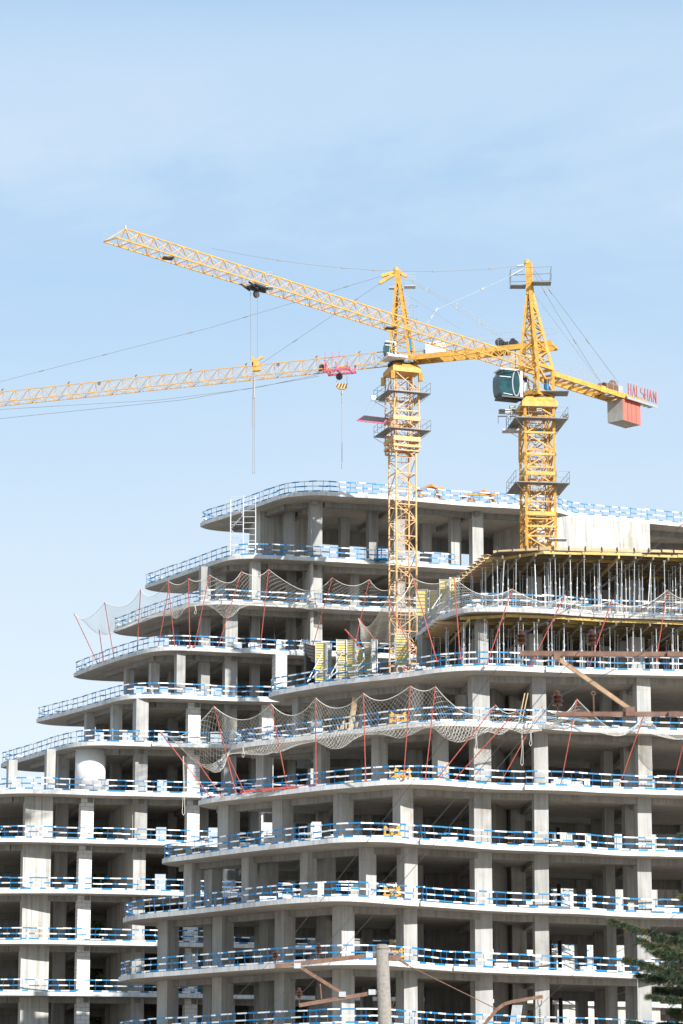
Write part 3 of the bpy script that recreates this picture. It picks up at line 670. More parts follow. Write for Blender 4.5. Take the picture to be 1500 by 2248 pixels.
for i, ((a, b2), l) in enumerate(zip(PS, LSB)):
    if i < 2:
        p = py_(b2[0], b2[1], 170.5); q = py_(a[0], a[1], 169.3); m = MB(); m.tube(p, q, .045, n=8); tag(m.build('net_pole', REDM, origin=p), 'red pole by the formwork, ' + l, 'net pole', 'red poles holding the middle net'); TIPS.append(q)
    else: TIPS.append(redpole(a, b2, LB(5), 1.5, 'red pole by the formwork, ' + l, 'red poles holding the middle net'))
def net(tips, edges, label, su=0.25, sag=0.55, vsag=0.55, bag=None, rad=0.0088, hang=0.0):
    tips = [Vector(t_) for t_ in tips]; edges = [Vector(e) for e in edges]
    m = MB(); rows = []
    nv = 12
    cols = []
    for i in range(len(tips) - 1):
        l = max((tips[i + 1] - tips[i]).length, (edges[i + 1] - edges[i]).length); n = max(3, int(l / su))
        dip = min(0.24 * (tips[i + 1] - tips[i]).length, 1.15) * sag / .55 * U(.6, 1.15); sk = U(-.25, .25)
        for j in range(n):
            f = j / n; a = tips[i].lerp(tips[i + 1], f); a.z -= dip * 4 * f * (1 - f) * (1 + sk * math.cos(math.pi * f) * 1.6); a.y += .35 * 4 * f * (1 - f); e = edges[i].lerp(edges[i + 1], f)
            cols.append((a, e, i + f))
    cols.append((tips[-1], edges[-1], len(tips) - 1.0))
    bagf = bag or (lambda s: 0)
    G = []
    for (a, e, s_) in cols:
        c = []
        for v in range(nv + 1):
            f = v / nv; p = a.lerp(e, f); w = math.sin(math.pi * min(1, f)) ** 1.0
            p.z -= vsag * w * (0.5 + f) ; p.z -= bagf(s_) * math.sin(math.pi * f ** 1.7)
            p.y += 0.10 * math.sin(s_ * 7 + f * 5) * w; p.z += 0.05 * math.sin(s_ * 9.0 + f * 7) * w; p.x += .05 * math.sin(s_ * 11 + f * 9) * w
            c.append(p)
        G.append(c)
    for i in range(len(G) - 1):
        for v in range(nv):
            m.tube(G[i][v], G[i + 1][v + 1], rad, n=3, cap=False); m.tube(G[i + 1][v], G[i][v + 1], rad, n=3, cap=False)
        m.tube(G[i][0], G[i + 1][0], .018, n=4, cap=False); m.tube(G[i][nv], G[i + 1][nv], .018, n=4, cap=False)
    o = m.build('safety_net', NETM); return tag(o, label, 'safety net', 'white safety nets')
def ez(l, z, dy=-0.06): return [pz(a, b2, z) + Vector((0, dy, -.05)) for a, b2 in l]
ia = [0, 1, 3, 4, 6, 7, 8, 9, 10, 11]
net([TIPA[i] for i in ia] + [py_(872, 1288, 201)], ez([(252, 1386), (254, 1381), (322, 1354), (375, 1336), (415, 1324), (462, 1319), (525, 1319), (598, 1323), (727, 1330), (810, 1335), (880, 1338)], LA(8)),
    'white safety net hanging along the second terrace of the rear building', rad=.0066, bag=lambda s: 1.0 * math.exp(-((s - 5.6) / .55) ** 2) + .7 * math.exp(-((s - 3.3) / .5) ** 2))
ib = [0, 2, 4, 5, 6, 7, 8, 9, 10, 11]
net([TIPB[i] for i in ib], ez([(498, 1652), (508, 1642), (600, 1624), (693, 1613), (798, 1598), (890, 1588), (956, 1583), (1040, 1585), (1110, 1588), (1190, 1592)], LB(4)),
    'big white safety net sagging along the left front of the nearer building', bag=lambda s: (.25 + .5 * math.sin(s * 2.1 + .6) ** 2) * (1 if s < 7 else max(0, 1 - (s - 7) * 1.0)) + .35 * math.exp(-((s - .7) / .45) ** 2))
net([TIPB[11], TIPB[12], TIPB[13], py_(1525, 1600, 164.5)], ez([(1190, 1592), (1262, 1597), (1400, 1602), (1530, 1605)], LB(4)), 'white safety net with a single peak behind the rusty crossarm', vsag=.25)
net(TIPS[1:] + [py_(1530, 1312, 166)], [py_(800, 1432, 171), py_(862, 1412, 172), py_(905, 1398, 172.5)] + ez([(985, 1336), (1100, 1335), (1239, 1341), (1343, 1346), (1465, 1349), (1535, 1352)], LB(6)),
    'white safety net along the slab edge between the two formwork decks', vsag=.12, sag=.4, rad=.0078, bag=lambda s: .75 * math.exp(-((s - 1.8) / 1.0) ** 2))
# rope loops hanging from the nets
for i, (px, y0, y1, Y, lb) in enumerate(((402, 1660, 1790, 165.5, 'long white rope loop hanging from the left end of the big net'), (533, 1640, 1663, 167, 'short white rope loop under the left tip of the netted slab'), (1044, 1605, 1655, 162.5, 'white rope loop hanging beside the first steep red pole'),
        (1145, 1601, 1681, 163.5, 'longest white rope loop hanging beside the steep red poles'), (1164, 1605, 1638, 163.7, 'short white rope end right of the longest loop'), (428, 1330, 1349, 199.5, 'small white rope loop under the upper net'))):
    m = MB(); a = py_(px, y0, Y); c = py_(px + 1, y1, Y); k = .07
    pts = [a, a.lerp(c, .5) + Vector((.02, 0, 0)), c + Vector((-k, 0, .12)), c, c + Vector((k, 0, .12)), a.lerp(c, .5) + Vector((.07, 0, 0)), a + Vector((.04, 0, 0))]
    m.path(pts, .012); tag(m.build('rope_loop', NETM), lb, 'rope')
# ------------------------------------------------------------------ cranes
def lattice(m, A0, A1, a, rot, sec, rc=.06, rd=.03, style='K', sq=True):
    """square mast between base and top points, side a, turned by rot"""
    A0 = Vector(A0); A1 = Vector(A1); n = max(1, round((A1 - A0).length / sec)); ca, sa = math.cos(rot), math.sin(rot)
    cs = [Vector((x * ca - y * sa, x * sa + y * ca, 0)) * (a / 2) for x, y in ((-1, -1), (1, -1), (1, 1), (-1, 1))]
    for c in cs: (m.bar if sq else m.tube)(A0 + c, A1 + c, rc)
    for i in range(n + 1):
        p = A0.lerp(A1, i / n)
        for j in range(4): m.bar(p + cs[j], p + cs[(j + 1) % 4], rd * 1.3)
        if i == n: break
        q = A0.lerp(A1, (i + 1) / n); h = p.lerp(q, .5)
        for j in range(4):
            c0, c1 = cs[j], cs[(j + 1) % 4]
            if style == 'K':
                if j % 2: c0, c1 = c1, c0
                m.bar(p + c0, h + c1, rd); m.bar(h + c1, q + c0, rd); m.bar(h + c0, h + c1, rd * .8)
            else:
                m.bar(p + c0, q + c1, rd); m.bar(p + c1, q + c0, rd)
def ladder(m, p, q, w=.22, mi=0, n=None, side=(1, 0, 0)):
    p = Vector(p); q = Vector(q); s_ = Vector(side) * w; n = n or int((q - p).length / .22)
    m.bar(p - s_, q - s_, .025, mi=mi); m.bar(p + s_, q + s_, .025, mi=mi)
    for i in range(n): c = p.lerp(q, (i + .5) / n); m.bar(c - s_, c + s_, .018, mi=mi)
def platform(P, c, a, rot, par, rail=.72, mt=GALVD, out_=.62, sides=(0, 1, 2, 3)):
    """walkway ring round the mast"""
    m = MB(); ca, sa = math.cos(rot), math.sin(rot); f = lambda x, y, z=0: Vector((c[0] + x * ca - y * sa, c[1] + x * sa + y * ca, c[2] + z)); i_, o_ = a / 2 + .08, a / 2 + out_
    rects = [(-o_, -o_, o_, -i_), (i_, -i_, o_, i_), (-o_, i_, o_, o_), (-o_, -i_, -i_, i_)]
    for j in sides:
        x0, y0, x1, y1 = rects[j]; m.add([f(x0, y0), f(x1, y0), f(x1, y1), f(x0, y1), f(x0, y0, .05), f(x1, y0, .05), f(x1, y1, .05), f(x0, y1, .05)], [(3, 2, 1, 0), (4, 5, 6, 7), (0, 1, 5, 4), (1, 2, 6, 5), (2, 3, 7, 6), (3, 0, 4, 7)])
    cr = [(-o_, -o_), (o_, -o_), (o_, o_), (-o_, o_)]
    for j in range(4):
        if j not in sides: continue
        a0, a1 = cr[j], cr[(j + 1) % 4]
        for h in (rail, rail * .5): m.bar(f(*a0, h), f(*a1, h), .018)
        for t_ in range(5): u_ = t_ / 4; x = a0[0] + (a1[0] - a0[0]) * u_; y = a0[1] + (a1[1] - a0[1]) * u_; m.bar(f(x, y), f(x, y, rail), .018)
        m.bar(f(*a0, -.02), f(a0[0] * .5, a0[1] * .5, -.7), .03)
    return m.build('mast_platform', mt, par)
# ----- nearer, saturated yellow crane on the right
Y2 = 176.0; R2 = math.radians(7)
def c2(px, py, dy=0): return py_(px, py, Y2 + dy)
base2 = Vector((c2(1180, 1000).x, Y2, LB(6))); z2t = c2(1180, 884).z
cr2 = thing('tower_crane', base2, 'bright yellow tower crane on the right with round glazed cab and red lettered sign', 'tower crane', 'tower cranes')
m = MB(); a2 = 1.74
lattice(m, Vector((base2.x, Y2, LB(6) + .05)), Vector((base2.x, Y2, z2t)), a2, R2, 2.0, .145, .07)
m.build('mast', YEL, cr2)
m = MB(); lattice(m, Vector((base2.x, Y2, c2(1180, 1205).z - 1)), Vector((base2.x, Y2, z2t)), 1.1, R2, 1.0, .05, .035, 'X'); ladder(m, (base2.x + .1, Y2 - .3, c2(1180, 1205).z), (base2.x + .1, Y2 - .3, z2t), mi=1)
for (px, y0, y1) in ((1144, 1060, 1150), (1141, 900, 1010)): p = c2(px, y0, .3); q = c2(px, y1, .3); m.bar(p, q, .12)
m.build('climbing_cage', [YEL, GALV], cr2)
for yy, oo in ((932, .72), (1073, .74)): platform(None, (base2.x, Y2, c2(1180, yy).z), a2, R2, cr2, out_=oo)
# solid collars
for yy, h in ((1005, .14), (1047, .22), (1135, .24), (1163, .12), (958, .12)):
    z = c2(1180, yy).z; m = MB()
    for j in range(4):
        ang = R2 + j * math.pi / 2; n_ = Vector((math.sin(ang), -math.cos(ang), 0)) * (a2 / 2 + .05); tt = Vector((math.cos(ang), math.sin(ang), 0)) * (a2 / 2 + .1)
        cc = Vector((base2.x, Y2, z)) + n_; m.bar(cc - tt, cc + tt, .1, h)
    m.build('mast_collar', YEL, cr2)
m = MB()      # hanging work basket and white box at the mast foot
p = c2(1222, 1135, -.6); q = c2(1222, 1185, -.6)
for dx in (-.3, .35): m.bar(p + Vector((dx, 0, 0)), q + Vector((dx * 1.6, 0, 0)), .04)
m.box(q + Vector((.1, 0, 0)), (1.0, .7, .06)); 
for dx in (-.35, .55): m.bar(q + Vector((dx, -.3, 0)), q + Vector((dx, -.3, .55)), .02)
m.bar(q + Vector((-.35, -.3, .55)), q + Vector((.55, -.3, .55)), .02); m.build('work_basket', GALV, cr2)
m = MB(); p = c2(1188, 1175, -.2); m.box(p, (.42, .3, .85)); p = c2(1200, 870, -.9); m.box(c2(1197, 1192, -.2), (.2, .2, .4)); m.build('electric_box', WHITE, cr2)
# slewing ring: trapezoid block, table
m = MB(); zc = c2(1180, 902).z; zt = c2(1180, 878).z; w0, w1 = a2 / 2 + .22, a2 / 2 - .1; ca, sa = math.cos(R2), math.sin(R2)
vs = []
for z, w in ((zc, w0), (zc + (zt - zc) * .45, w0), (zt, w1)):
    for x, y in ((-w, -w), (w, -w), (w, w), (-w, w)): vs.append((base2.x + x * ca - y * sa, Y2 + x * sa + y * ca, z))
m.add(vs, [(3, 2, 1, 0), (8, 9, 10, 11)] + [(b_ + i, b_ + (i + 1) % 4, b_ + 4 + (i + 1) % 4, b_ + 4 + i) for b_ in (0, 4) for i in range(4)])
m.build('slewing_block', YEL, cr2)
m = MB(); m.lathe((base2.x, Y2, zt), [(.85, 0), (.85, .16)], 28); m.build('slewing_ring', DKST, cr2)
u2 = Vector((pz(232, 517, c2(1180, 815).z).x - base2.x, pz(232, 517, c2(1180, 815).z).y - Y2, 0)); JL2 = u2.length - .35; u2.normalize(); v2 = Vector((u2.y, -u2.x, 0))   # v2 points to the camera's left-hand side
if v2.y > 0: v2 = -v2
O2 = Vector((base2.x, Y2, c2(1180, 820).z))
def t2(along, side, z): return O2 + u2 * along + v2 * side + Vector((0, 0, z))
zt2 = zt + .16 - O2.z
m = MB()      # slewing tower between ring and jib
h = .72
for i_, j_ in ((-1, -1), (1, -1), (1, 1), (-1, 1)): m.bar(t2(h * i_, h * j_, zt2), t2(h * i_, h * j_, .35), .15)
for j_ in (-1, 1):
    m.bar(t2(-h, h * j_, zt2 + .12), t2(h + .1, h * j_, zt2 + .12), .12, .34); m.bar(t2(-h, h * j_, zt2 + .3), t2(h, h * j_, .2), .1); m.bar(t2(-h, h * j_, .3), t2(h, h * j_, .3), .14, .2)
    m.bar(t2(j_ * h, -h, zt2 + .12), t2(j_ * h, h, zt2 + .12), .12, .34); m.bar(t2(j_ * h, -h, .28), t2(j_ * h, h, .28), .12, .16); m.bar(t2(j_ * h, -h, .25), t2(j_ * h, h, zt2 + .3), .08)
m.build('slewing_tower', YEL, cr2)
# head tower
TP2 = c2(1161, 574)
def head(par, mt, corners, top, rise, rc, rd, n=8):
    m = MB(); nar = [top + (c - top) * .0 + Vector(((c.x - top.x) * .16, (c.y - top.y) * .16, -rise)) for c in corners]
    for a, b2 in zip(corners, nar): m.bar(a, b2, rc); m.bar(b2, top + (b2 - top) * .45 + Vector((0, 0, rise * .35)), rc * .9)
    m.bar(sum(nar, Vector()) / 4, top + Vector((0, 0, -.1)), rc * 2.3)
    for i in range(n):
        f0, f1 = i / n, (i + 1) / n
        for j in range(4):
            p0, p1 = corners[j].lerp(nar[j], f0), corners[(j + 1) % 4].lerp(nar[(j + 1) % 4], f1)
            q0, q1 = corners[(j + 1) % 4].lerp(nar[(j + 1) % 4], f0), corners[j].lerp(nar[j], f1)
            if (i + j) % 2: m.bar(p0, p1, rd)
            else: m.bar(q0, q1, rd)
            m.bar(corners[j].lerp(nar[j], f1), corners[(j + 1) % 4].lerp(nar[(j + 1) % 4], f1), rd * .8)
    m.lathe(top + Vector((-.1, 0, -.15)), [(.14, -.1), (.2, 0), (.14, .22), (.03, .3)], 10)
    ladder(m, (corners[2] + corners[3]) / 2, (nar[2] + nar[3]) / 2, .14, side=(.9, .3, 0))
    m.build('tower_head', mt, par)
cs2 = [t2(h, h, .2), t2(h, -h, .2), t2(-h, -h, .2), t2(-h, h, .2)]
head(cr2, YEL, cs2, TP2, 2.1, .16, .07)
m = MB(); pc = c2(1164, 626)      # top platform with rails
for (x0, x1, y0, y1) in ((1121, 1155, -.1, .7), (1166, 1209, -.8, .1)):
    a = c2(x0, 620); b2 = c2(x1, 624); m.box(((a.x + b2.x) / 2, Y2 + (y0 + y1) / 2, pc.z), (abs(b2.x - a.x), .8, .05))
a = c2(1121, 620); b2 = c2(1209, 624)
cr_ = [Vector((a.x, Y2 - .5, pc.z)), Vector((b2.x, Y2 - .9, pc.z)), Vector((b2.x, Y2 + .5, pc.z)), Vector((a.x, Y2 + .8, pc.z))]
for i in range(4):
    for hh in (.9, .45): m.bar(cr_[i] + Vector((0, 0, hh)), cr_[(i + 1) % 4] + Vector((0, 0, hh)), .02)
    for f_ in (0, .5): p = cr_[i].lerp(cr_[(i + 1) % 4], f_); m.bar(p, p + Vector((0, 0, .9)), .02)
m.build('head_platform', GALVD, cr2)
def jib(par, O, u, v, length, w, hgt, bay, mt, start=.7, rc=.07, rd=.035, taper_tip=True, topstart=0.0):
    m = MB(); n = int((length - start) / bay); top = []; A_ = []; B_ = []
    for i in range(n + 1):
        s_ = start + (length - start) * i / n; hh = hgt
        A_.append(O + u * s_ + v * (w / 2)); B_.append(O + u * s_ - v * (w / 2)); top.append(O + u * s_ + Vector((0, 0, hh)))
    e = n - 1 if taper_tip else n
    for i in range(n):
        m.bar(A_[i], A_[i + 1], rc); m.bar(B_[i], B_[i + 1], rc); m.bar(A_[i], B_[i], rd)
        if i % 2: m.bar(A_[i], B_[i + 1], rd * .8)
        else: m.bar(B_[i], A_[i + 1], rd * .8)
        if i < e:
            m.bar(top[i], top[i + 1], rc)
            for X in (A_, B_):
                m.bar(X[i], top[i], rd); m.bar(X[i], top[i + 1], rd * .85); m.bar(X[i + 1], top[i], rd * .85)
    m.bar(top[e], A_[n], rd); m.bar(top[e], B_[n], rd); m.bar(A_[n], B_[n], rc); m.bar(top[e], A_[e], rd * 1.3); m.bar(top[e], B_[e], rd * 1.3)
    o = m.build('jib', mt, par); return top, A_, B_
HJ2 = .86
top2, A2_, B2_ = jib(cr2, O2 + Vector((0, 0, 0)), u2, v2, JL2, 1.0, HJ2, 1.03, YEL, rc=.062, rd=.03)
m = MB(); n = len(A2_) - 1    # tip cage and lamp
for s_ in (-.45, .45):
    p = A2_[n] if s_ > 0 else B2_[n]; m.bar(p, p + Vector((0, 0, .45)), .018); m.bar(p + Vector((0, 0, .45)), p + Vector((0, 0, .45)) - u2 * .9, .018)
m.tube(top2[n - 1], top2[n - 1] + Vector((0, 0, .16)), .05); m.build('tip_rail', GALV, cr2)
m = MB()     # dark floodlight brackets and rope guides along the jib
for s_ in (.12, .32, .62): 
    i = int(n * (1 - s_)); i = max(1, min(n - 1, i)); m.box(B2_[i] * .5 + A2_[i] * .5 + Vector((0, 0, -.02)), (.55, .5, .07), .3)
m.build('rope_guide', DKST, cr2)
# trolley, ropes, hook block
def along(px, py, O, u): return (pp(px, py, O, u) - O).dot(u)
sT = along(563, 625, O2, u2)
m = MB(); c = t2(sT, 0, -.12); m.box(c, (.95, .9, .1), math.atan2(u2.y, u2.x)); m.bar(t2(sT + .9, .3, -.05), t2(sT + .2, .3, -.28), .07); m.bar(t2(sT + .9, -.3, -.05), t2(sT + .2, -.3, -.28), .07); m.bar(t2(sT - .7, 0, -.2), t2(sT + .5, 0, -.25), .14)
m.tube(t2(sT, .06, -.5), t2(sT, -.06, -.5), .2, n=12)
tr2 = m.build('trolley', DKST, cr2)
m = MB(); q = t2(sT - .55, .35, -.1)
for a in (-.25, .25):
    for b3 in (-.25, .25): m.bar(q + Vector((a, b3, 0)), q + Vector((a, b3, .85)), .02)
for hh in (.45, .85):
    for s_ in (-1, 1): m.bar(q + Vector((-.25, .25 * s_, hh)), q + Vector((.25, .25 * s_, hh)), .02); m.bar(q + Vector((.25 * s_, -.25, hh)), q + Vector((.25 * s_, .25, hh)), .02)
m.box(q + Vector((0, 0, 0)), (.55, .55, .04)); m.build('maintenance_basket', GALV, tr2)
Ytr = c.y
m = MB(); ra = py_(550, 640, Ytr); rb = py_(551, 790, Ytr); rc_ = py_(566, 640, Ytr); rd_ = py_(565, 790, Ytr)
m.tube(ra, rb, .011, n=4); m.tube(rc_, rd_, .011, n=4); m.build('hoist_rope', CABLE, cr2)
m = MB(); hb = py_(561, 802, Ytr); m.box(hb, (.34, .22, .66)); m.bar(hb + Vector((.05, 0, .25)), py_(577, 783, Ytr), .13); m.box(hb + Vector((-.16, 0, .2)), (.09, .26, .55)); m.box(hb + Vector((.1, 0, -.2)), (.35, .26, .2))
m.tube(hb + Vector((0, -.13, .05)), hb + Vector((0, .13, .05)), .19, n=12); hk = m.build('hook_block', YEL, cr2)
m = MB(); p0 = py_(559, 820, Ytr); p1 = py_(558, 836, Ytr); p2 = py_(557, 874, Ytr); p3 = py_(557, 937, Ytr); p4 = py_(557, 1037, Ytr)
m.tube(p0, p1, .045, n=6, mi=0); m.tube(p1, p2, .065, n=6); 
for dx in (-.05, .05): m.tube(p2 + Vector((dx, 0, 0)), p3 + Vector((dx, 0, 0)), .024, n=5); m.tube(p3 + Vector((dx * .7, 0, 0)), p4 + Vector((dx, 0, 0)), .011, n=4); m.tube(p4 + Vector((dx, 0, 0)), p4 + Vector((dx, 0, -.06)), .03, n=5)
m.build('lifting_sling', CABLE, hk)
# tie bars with turnbuckle clamps
def tie(par, pts, r=.02, clamps=0, mt=CABLE, sag=0.0):
    r *= .75
    m = MB()
    P = []
    for a, b2 in zip(pts, pts[1:]):
        for i in range(10): f_ = i / 10; p = Vector(a).lerp(Vector(b2), f_); p.z -= sag * 4 * f_ * (1 - f_); P.append(p)
    P.append(Vector(pts[-1])); m.path(P, r, 5)
    for i in range(clamps):
        f_ = (i + .7) / (clamps + .4) * (len(P) - 1); a = P[int(f_)]; b2 = P[min(int(f_) + 1, len(P) - 1)]; d = (b2 - a).normalized(); m.bar(a - d * .18, a + d * .18, r * 3.2, r * 4.5); m.box(a, (r * 3, r * 3, r * 8))
    m.build('tie_rod', mt, par)
tie(cr2, [c2(1150, 582), c2(1135, 584)] , .09, mt=GALV); tie(cr2, [c2(1150, 590), c2(1120, 606)], .07, mt=GALV)
tie(cr2, [c2(1138, 584), pp(466, 545, O2, u2)], .019, 5, sag=.75, mt=CABLE); tie(cr2, [c2(1124, 605), pp(958, 680, O2, u2), top2[max(1, int((along(925, 697, O2, u2) - .7) / JL2 * n))]], .024, 3, mt=GALV)
cj = lambda px, py: pp(px, py, O2, u2)
tie(cr2, [c2(1170, 596), cj(1225, 690), cj(1318, 838)], .02, 2); tie(cr2, [c2(1173, 592), cj(1245, 688), cj(1358, 840)], .02, 2); tie(cr2, [c2(1176, 650), cj(1312, 832)], .011)
# counter jib
sE = along(1402, 868, O2, u2); sB = along(1358, 850, O2, u2)
m = MB()
for sd in (-.62, .62):
    m.bar(t2(-.7, sd, .05), t2(sE * .98, sd, .05), .12, .3)
for i in range(13):
    s0 = -.9 + (sE * .97 + .9) * i / 12; m.bar(t2(s0, -.6, -.02), t2(s0, .6, -.02), .07, .12)
    if i < 12: s1 = -.9 + (sE * .97 + .9) * (i + 1) / 12; m.bar(t2(s0, -.6 * (-1) ** i, -.04), t2(s1, .6 * (-1) ** i, -.04), .06, .08)
m.box(t2(along(1305, 850, O2, u2), .69, .05), (.5, .06, .4), math.atan2(u2.y, u2.x)); m.build('counter_jib', YEL, cr2)
m = MB()
for sd in (.66, -.66):
    for hh in (.75, .4): m.bar(t2(-1.2, sd, .2 + hh), t2(sE * .72, sd, .2 + hh), .016)
    s0 = -1.2
    while s0 > sE * .72: m.bar(t2(s0, sd, .2), t2(s0, sd, .95), .016); s0 -= .62
m.build('walkway_rail', GALV, cr2)
m = MB(); sD = along(1333, 845, O2, u2); m.tube(t2(sD, .45, .5), t2(sD, -.45, .5), .3, n=16); m.tube(t2(sD, .5, .5), t2(sD, .42, .5), .42, n=16); m.tube(t2(sD, -.42, .5), t2(sD, -.5, .5), .42, n=16)
m.tube(t2(sD - .2, .3, .5), t2(sD + .75, .3, .42), .24, n=12); m.build('winch_drum', RUST, cr2)
m = MB(); m.box(t2(along(1349, 850, O2, u2), .2, .45), (.5, .6, .55), math.atan2(u2.y, u2.x)); m.build('winch_motor', GALV, cr2)
# sign with lattice letters
sg0 = cj(1356, 862); sg1 = cj(1417, 877); dS = v2 * .85
m = MB(); s0 = along(1353, 860, O2, u2); s1 = along(1419, 877, O2, u2)
def sgp(s_, z, off=.85): return t2(s_, off, z)
for z in (.02, .95): m.bar(sgp(s0, z), sgp(s1, z), .03)
for i in range(8): s_ = s0 + (s1 - s0) * i / 7; m.bar(sgp(s_, -.02), sgp(s_, .95), .014); m.bar(sgp(s_, 0, .85), sgp(s_, 0, .1), .05)
m.bar(sgp(s0, -.08), sgp(s1, -.08), .05, .14)
m.add([sgp(s0, .0, .15), sgp(s1, .0, .15), sgp(s1, .0, .85), sgp(s0, .0, .85), sgp(s0, .03, .15), sgp(s1, .03, .15), sgp(s1, .03, .85), sgp(s0, .03, .85)], [(3, 2, 1, 0), (4, 5, 6, 7), (0, 1, 5, 4), (1, 2, 6, 5), (2, 3, 7, 6), (3, 0, 4, 7)])
sgn = m.build('sign_frame', GALV, cr2)
GL = {'H': [((0, 0), (0, 1)), ((1, 0), (1, 1)), ((0, .5), (1, .5))], 'A': [((0, 0), (.5, 1)), ((1, 0), (.5, 1)), ((.22, .38), (.78, .38))], 'L': [((0, 0), (0, 1)), ((0, 0), (.9, 0))],
      'S': [((1, 1), (0, .9)), ((0, .9), (0, .55)), ((0, .55), (1, .45)), ((1, .45), (1, .1)), ((1, .1), (0, 0))], 'N': [((0, 0), (0, 1)), ((1, 0), (1, 1)), ((0, 1), (1, 0))]}
word = 'HALSHAN'; tot = abs(s1 - s0) - .1; lw = tot / len(word)
for i, ch in enumerate(word):
    m = MB(); b0 = s0 - .06 - i * lw
    for (xa, za), (xb, zb) in GL[ch]: m.bar(sgp(b0 - xa * lw * .66, .12 + za * .72, .9), sgp(b0 - xb * lw * .66, .12 + zb * .72, .9), .03, .065, up=(v2.x, v2.y, 0))
    m.build('sign_letter', CWR, sgn)
# counterweight: grey face towards the jib foot, red side
p = cj(1374, 905); sC0 = along(1348, 900, O2, u2); sC1 = along(1392, 900, O2, u2); sm = (sC0 + sC1) / 2
m = MB(); lenC = abs(sC1 - sC0) - .25; zb0 = c2(1180, 815).z
zt_ = -.12; zb_ = zt_ - 1.36
vs = [t2(sm + lenC / 2, .6, zb_), t2(sm - lenC / 2, .6, zb_), t2(sm - lenC / 2, -.6, zb_), t2(sm + lenC / 2, -.6, zb_)]
vs += [v_ + Vector((0, 0, zt_ - zb_)) for v_ in vs]
m.add(vs, [(3, 2, 1, 0), (4, 5, 6, 7), (1, 2, 6, 5), (2, 3, 7, 6), (3, 0, 4, 7)], 1); m.add(vs, [(0, 1, 5, 4)], 0)
for f_ in (-.25, .0, .25): a = t2(sm + lenC * f_, .605, zb_ + .03); m.bar(a, a + Vector((0, 0, zt_ - zb_ - .06)), .018, mi=2)
m.build('counterweight', [CWR, CWG, DKST], cr2)
# cab
cc = c2(1115, 845, -1.1); 
def cabin(par, c, s_, fw=1.45, fh=1.95, dp=1.2, rot=0.35):
    m = MB(); g2 = MB(); fr_ = MB(); nx = 10
    ca, sa = math.cos(rot), math.sin(rot)
    def tf(x, y, z): return Vector((c[0] + (x * ca - y * sa) * s_, c[1] + (x * sa + y * ca) * s_, c[2] + z * s_))
    prof = []      # side profile (x depth, z): bulged front on the left
    for i in range(nx + 1): t_ = math.pi * (-.5 + i / nx); prof.append((-fw / 2 - .22 * math.cos(t_) + .1 * (i > 7), fh / 2 * math.sin(t_) * .98))
    vs = []
    for y in (-dp / 2, dp / 2):
        for x, z in prof: vs.append(tf(x, y, z))
    n1 = nx + 1; g2.add(vs, [(i, i + 1, n1 + i + 1, n1 + i) for i in range(nx)])
    side = [tf(x, -dp / 2, z) for x, z in prof] + [tf(fw / 2, -dp / 2, fh / 2 * .95), tf(fw / 2, -dp / 2, -fh / 2 * .95)]; g2.add(side, [tuple(range(len(side)))])
    side = [tf(x, dp / 2, z) for x, z in prof] + [tf(fw / 2, dp / 2, fh / 2 * .95), tf(fw / 2, dp / 2, -fh / 2 * .95)]; g2.add(side, [tuple(range(len(side)))[::-1]])
    g2.add([tf(fw / 2, -dp / 2, -fh / 2 * .95), tf(fw / 2, dp / 2, -fh / 2 * .95), tf(fw / 2, dp / 2, fh / 2 * .95), tf(fw / 2, -dp / 2, fh / 2 * .95)], [(0, 1, 2, 3)])
    g2.build('window', GLASS, CB)
    # frame bars and the white oval door ring
    for z in (fh * .22,): 
        xx = -fw / 2 - .2 * math.sqrt(max(0, 1 - (2 * z / fh) ** 2)); fr_.bar(tf(xx, -dp / 2 - .01, z), tf(.0, -dp / 2 - .01, z), .035, .035)
    ring = []
    for i in range(25): a = 2 * math.pi * i / 24; ring.append(tf(.40 + .3 * math.cos(a), -dp / 2 - .03, fh * .5 * math.sin(a) * .98))
    fr_.path(ring, .04, 6)
    fr_.bar(tf(-.62, -dp / 2 - .015, -fh * .42), tf(.1, -dp / 2 - .015, -fh * .46), .03)
    m.box(tf(.0, 0, fh / 2 + .03), (fw * s_ * 1.15, dp * s_ * 1.1, .08), rot); m.box(tf(.82, 0, 0), (.18 * s_, dp * s_, fh * s_), rot)
    fr_.build('window_frame', GALV, CB); m.build('shell', WHITE, CB)
    f2 = MB(); f2.box(tf(.1, 0, -fh / 2 - .08), (fw * s_ * 1.2, dp * s_ * 1.15, .1), rot); f2.bar(tf(-.4, -.3, -fh / 2 - .12), tf(1.3, -.3, -fh / 2 - .2), .12); f2.build('floor', DKST, CB)
CB = bpy.data.objects.new('cab', None); COL.objects.link(CB); CB.parent = cr2; CB.location = cc - Vector(cr2.location); CB['_w'] = tuple(cc)
cabin(cr2, cc, .82)
m = MB(); p = c2(1222, 860, -.4); m.box(p + Vector((-.35, 0, -.1)), (2.1, 1.2, .05)); 
for dx in (-1.35, -.4, .65):
    m.bar(p + Vector((dx, -.55, -.1)), p + Vector((dx, -.55, .75)), .018)
for hh in (.35, .75): m.bar(p + Vector((-1.35, -.55, hh)), p + Vector((.65, -.55, hh)), .016)
m.build('slewing_platform', GALVD, cr2)
m = MB(); m.tube(c2(1200, 857, -.5), c2(1200, 845, -.5), .16, n=12); m.build('blue_motor', BLUE, cr2)
m = MB(); m.tube(c2(1200, 845, -.5), c2(1200, 833, -.5), .15, n=12); m.build('motor_cover', DKST, cr2)
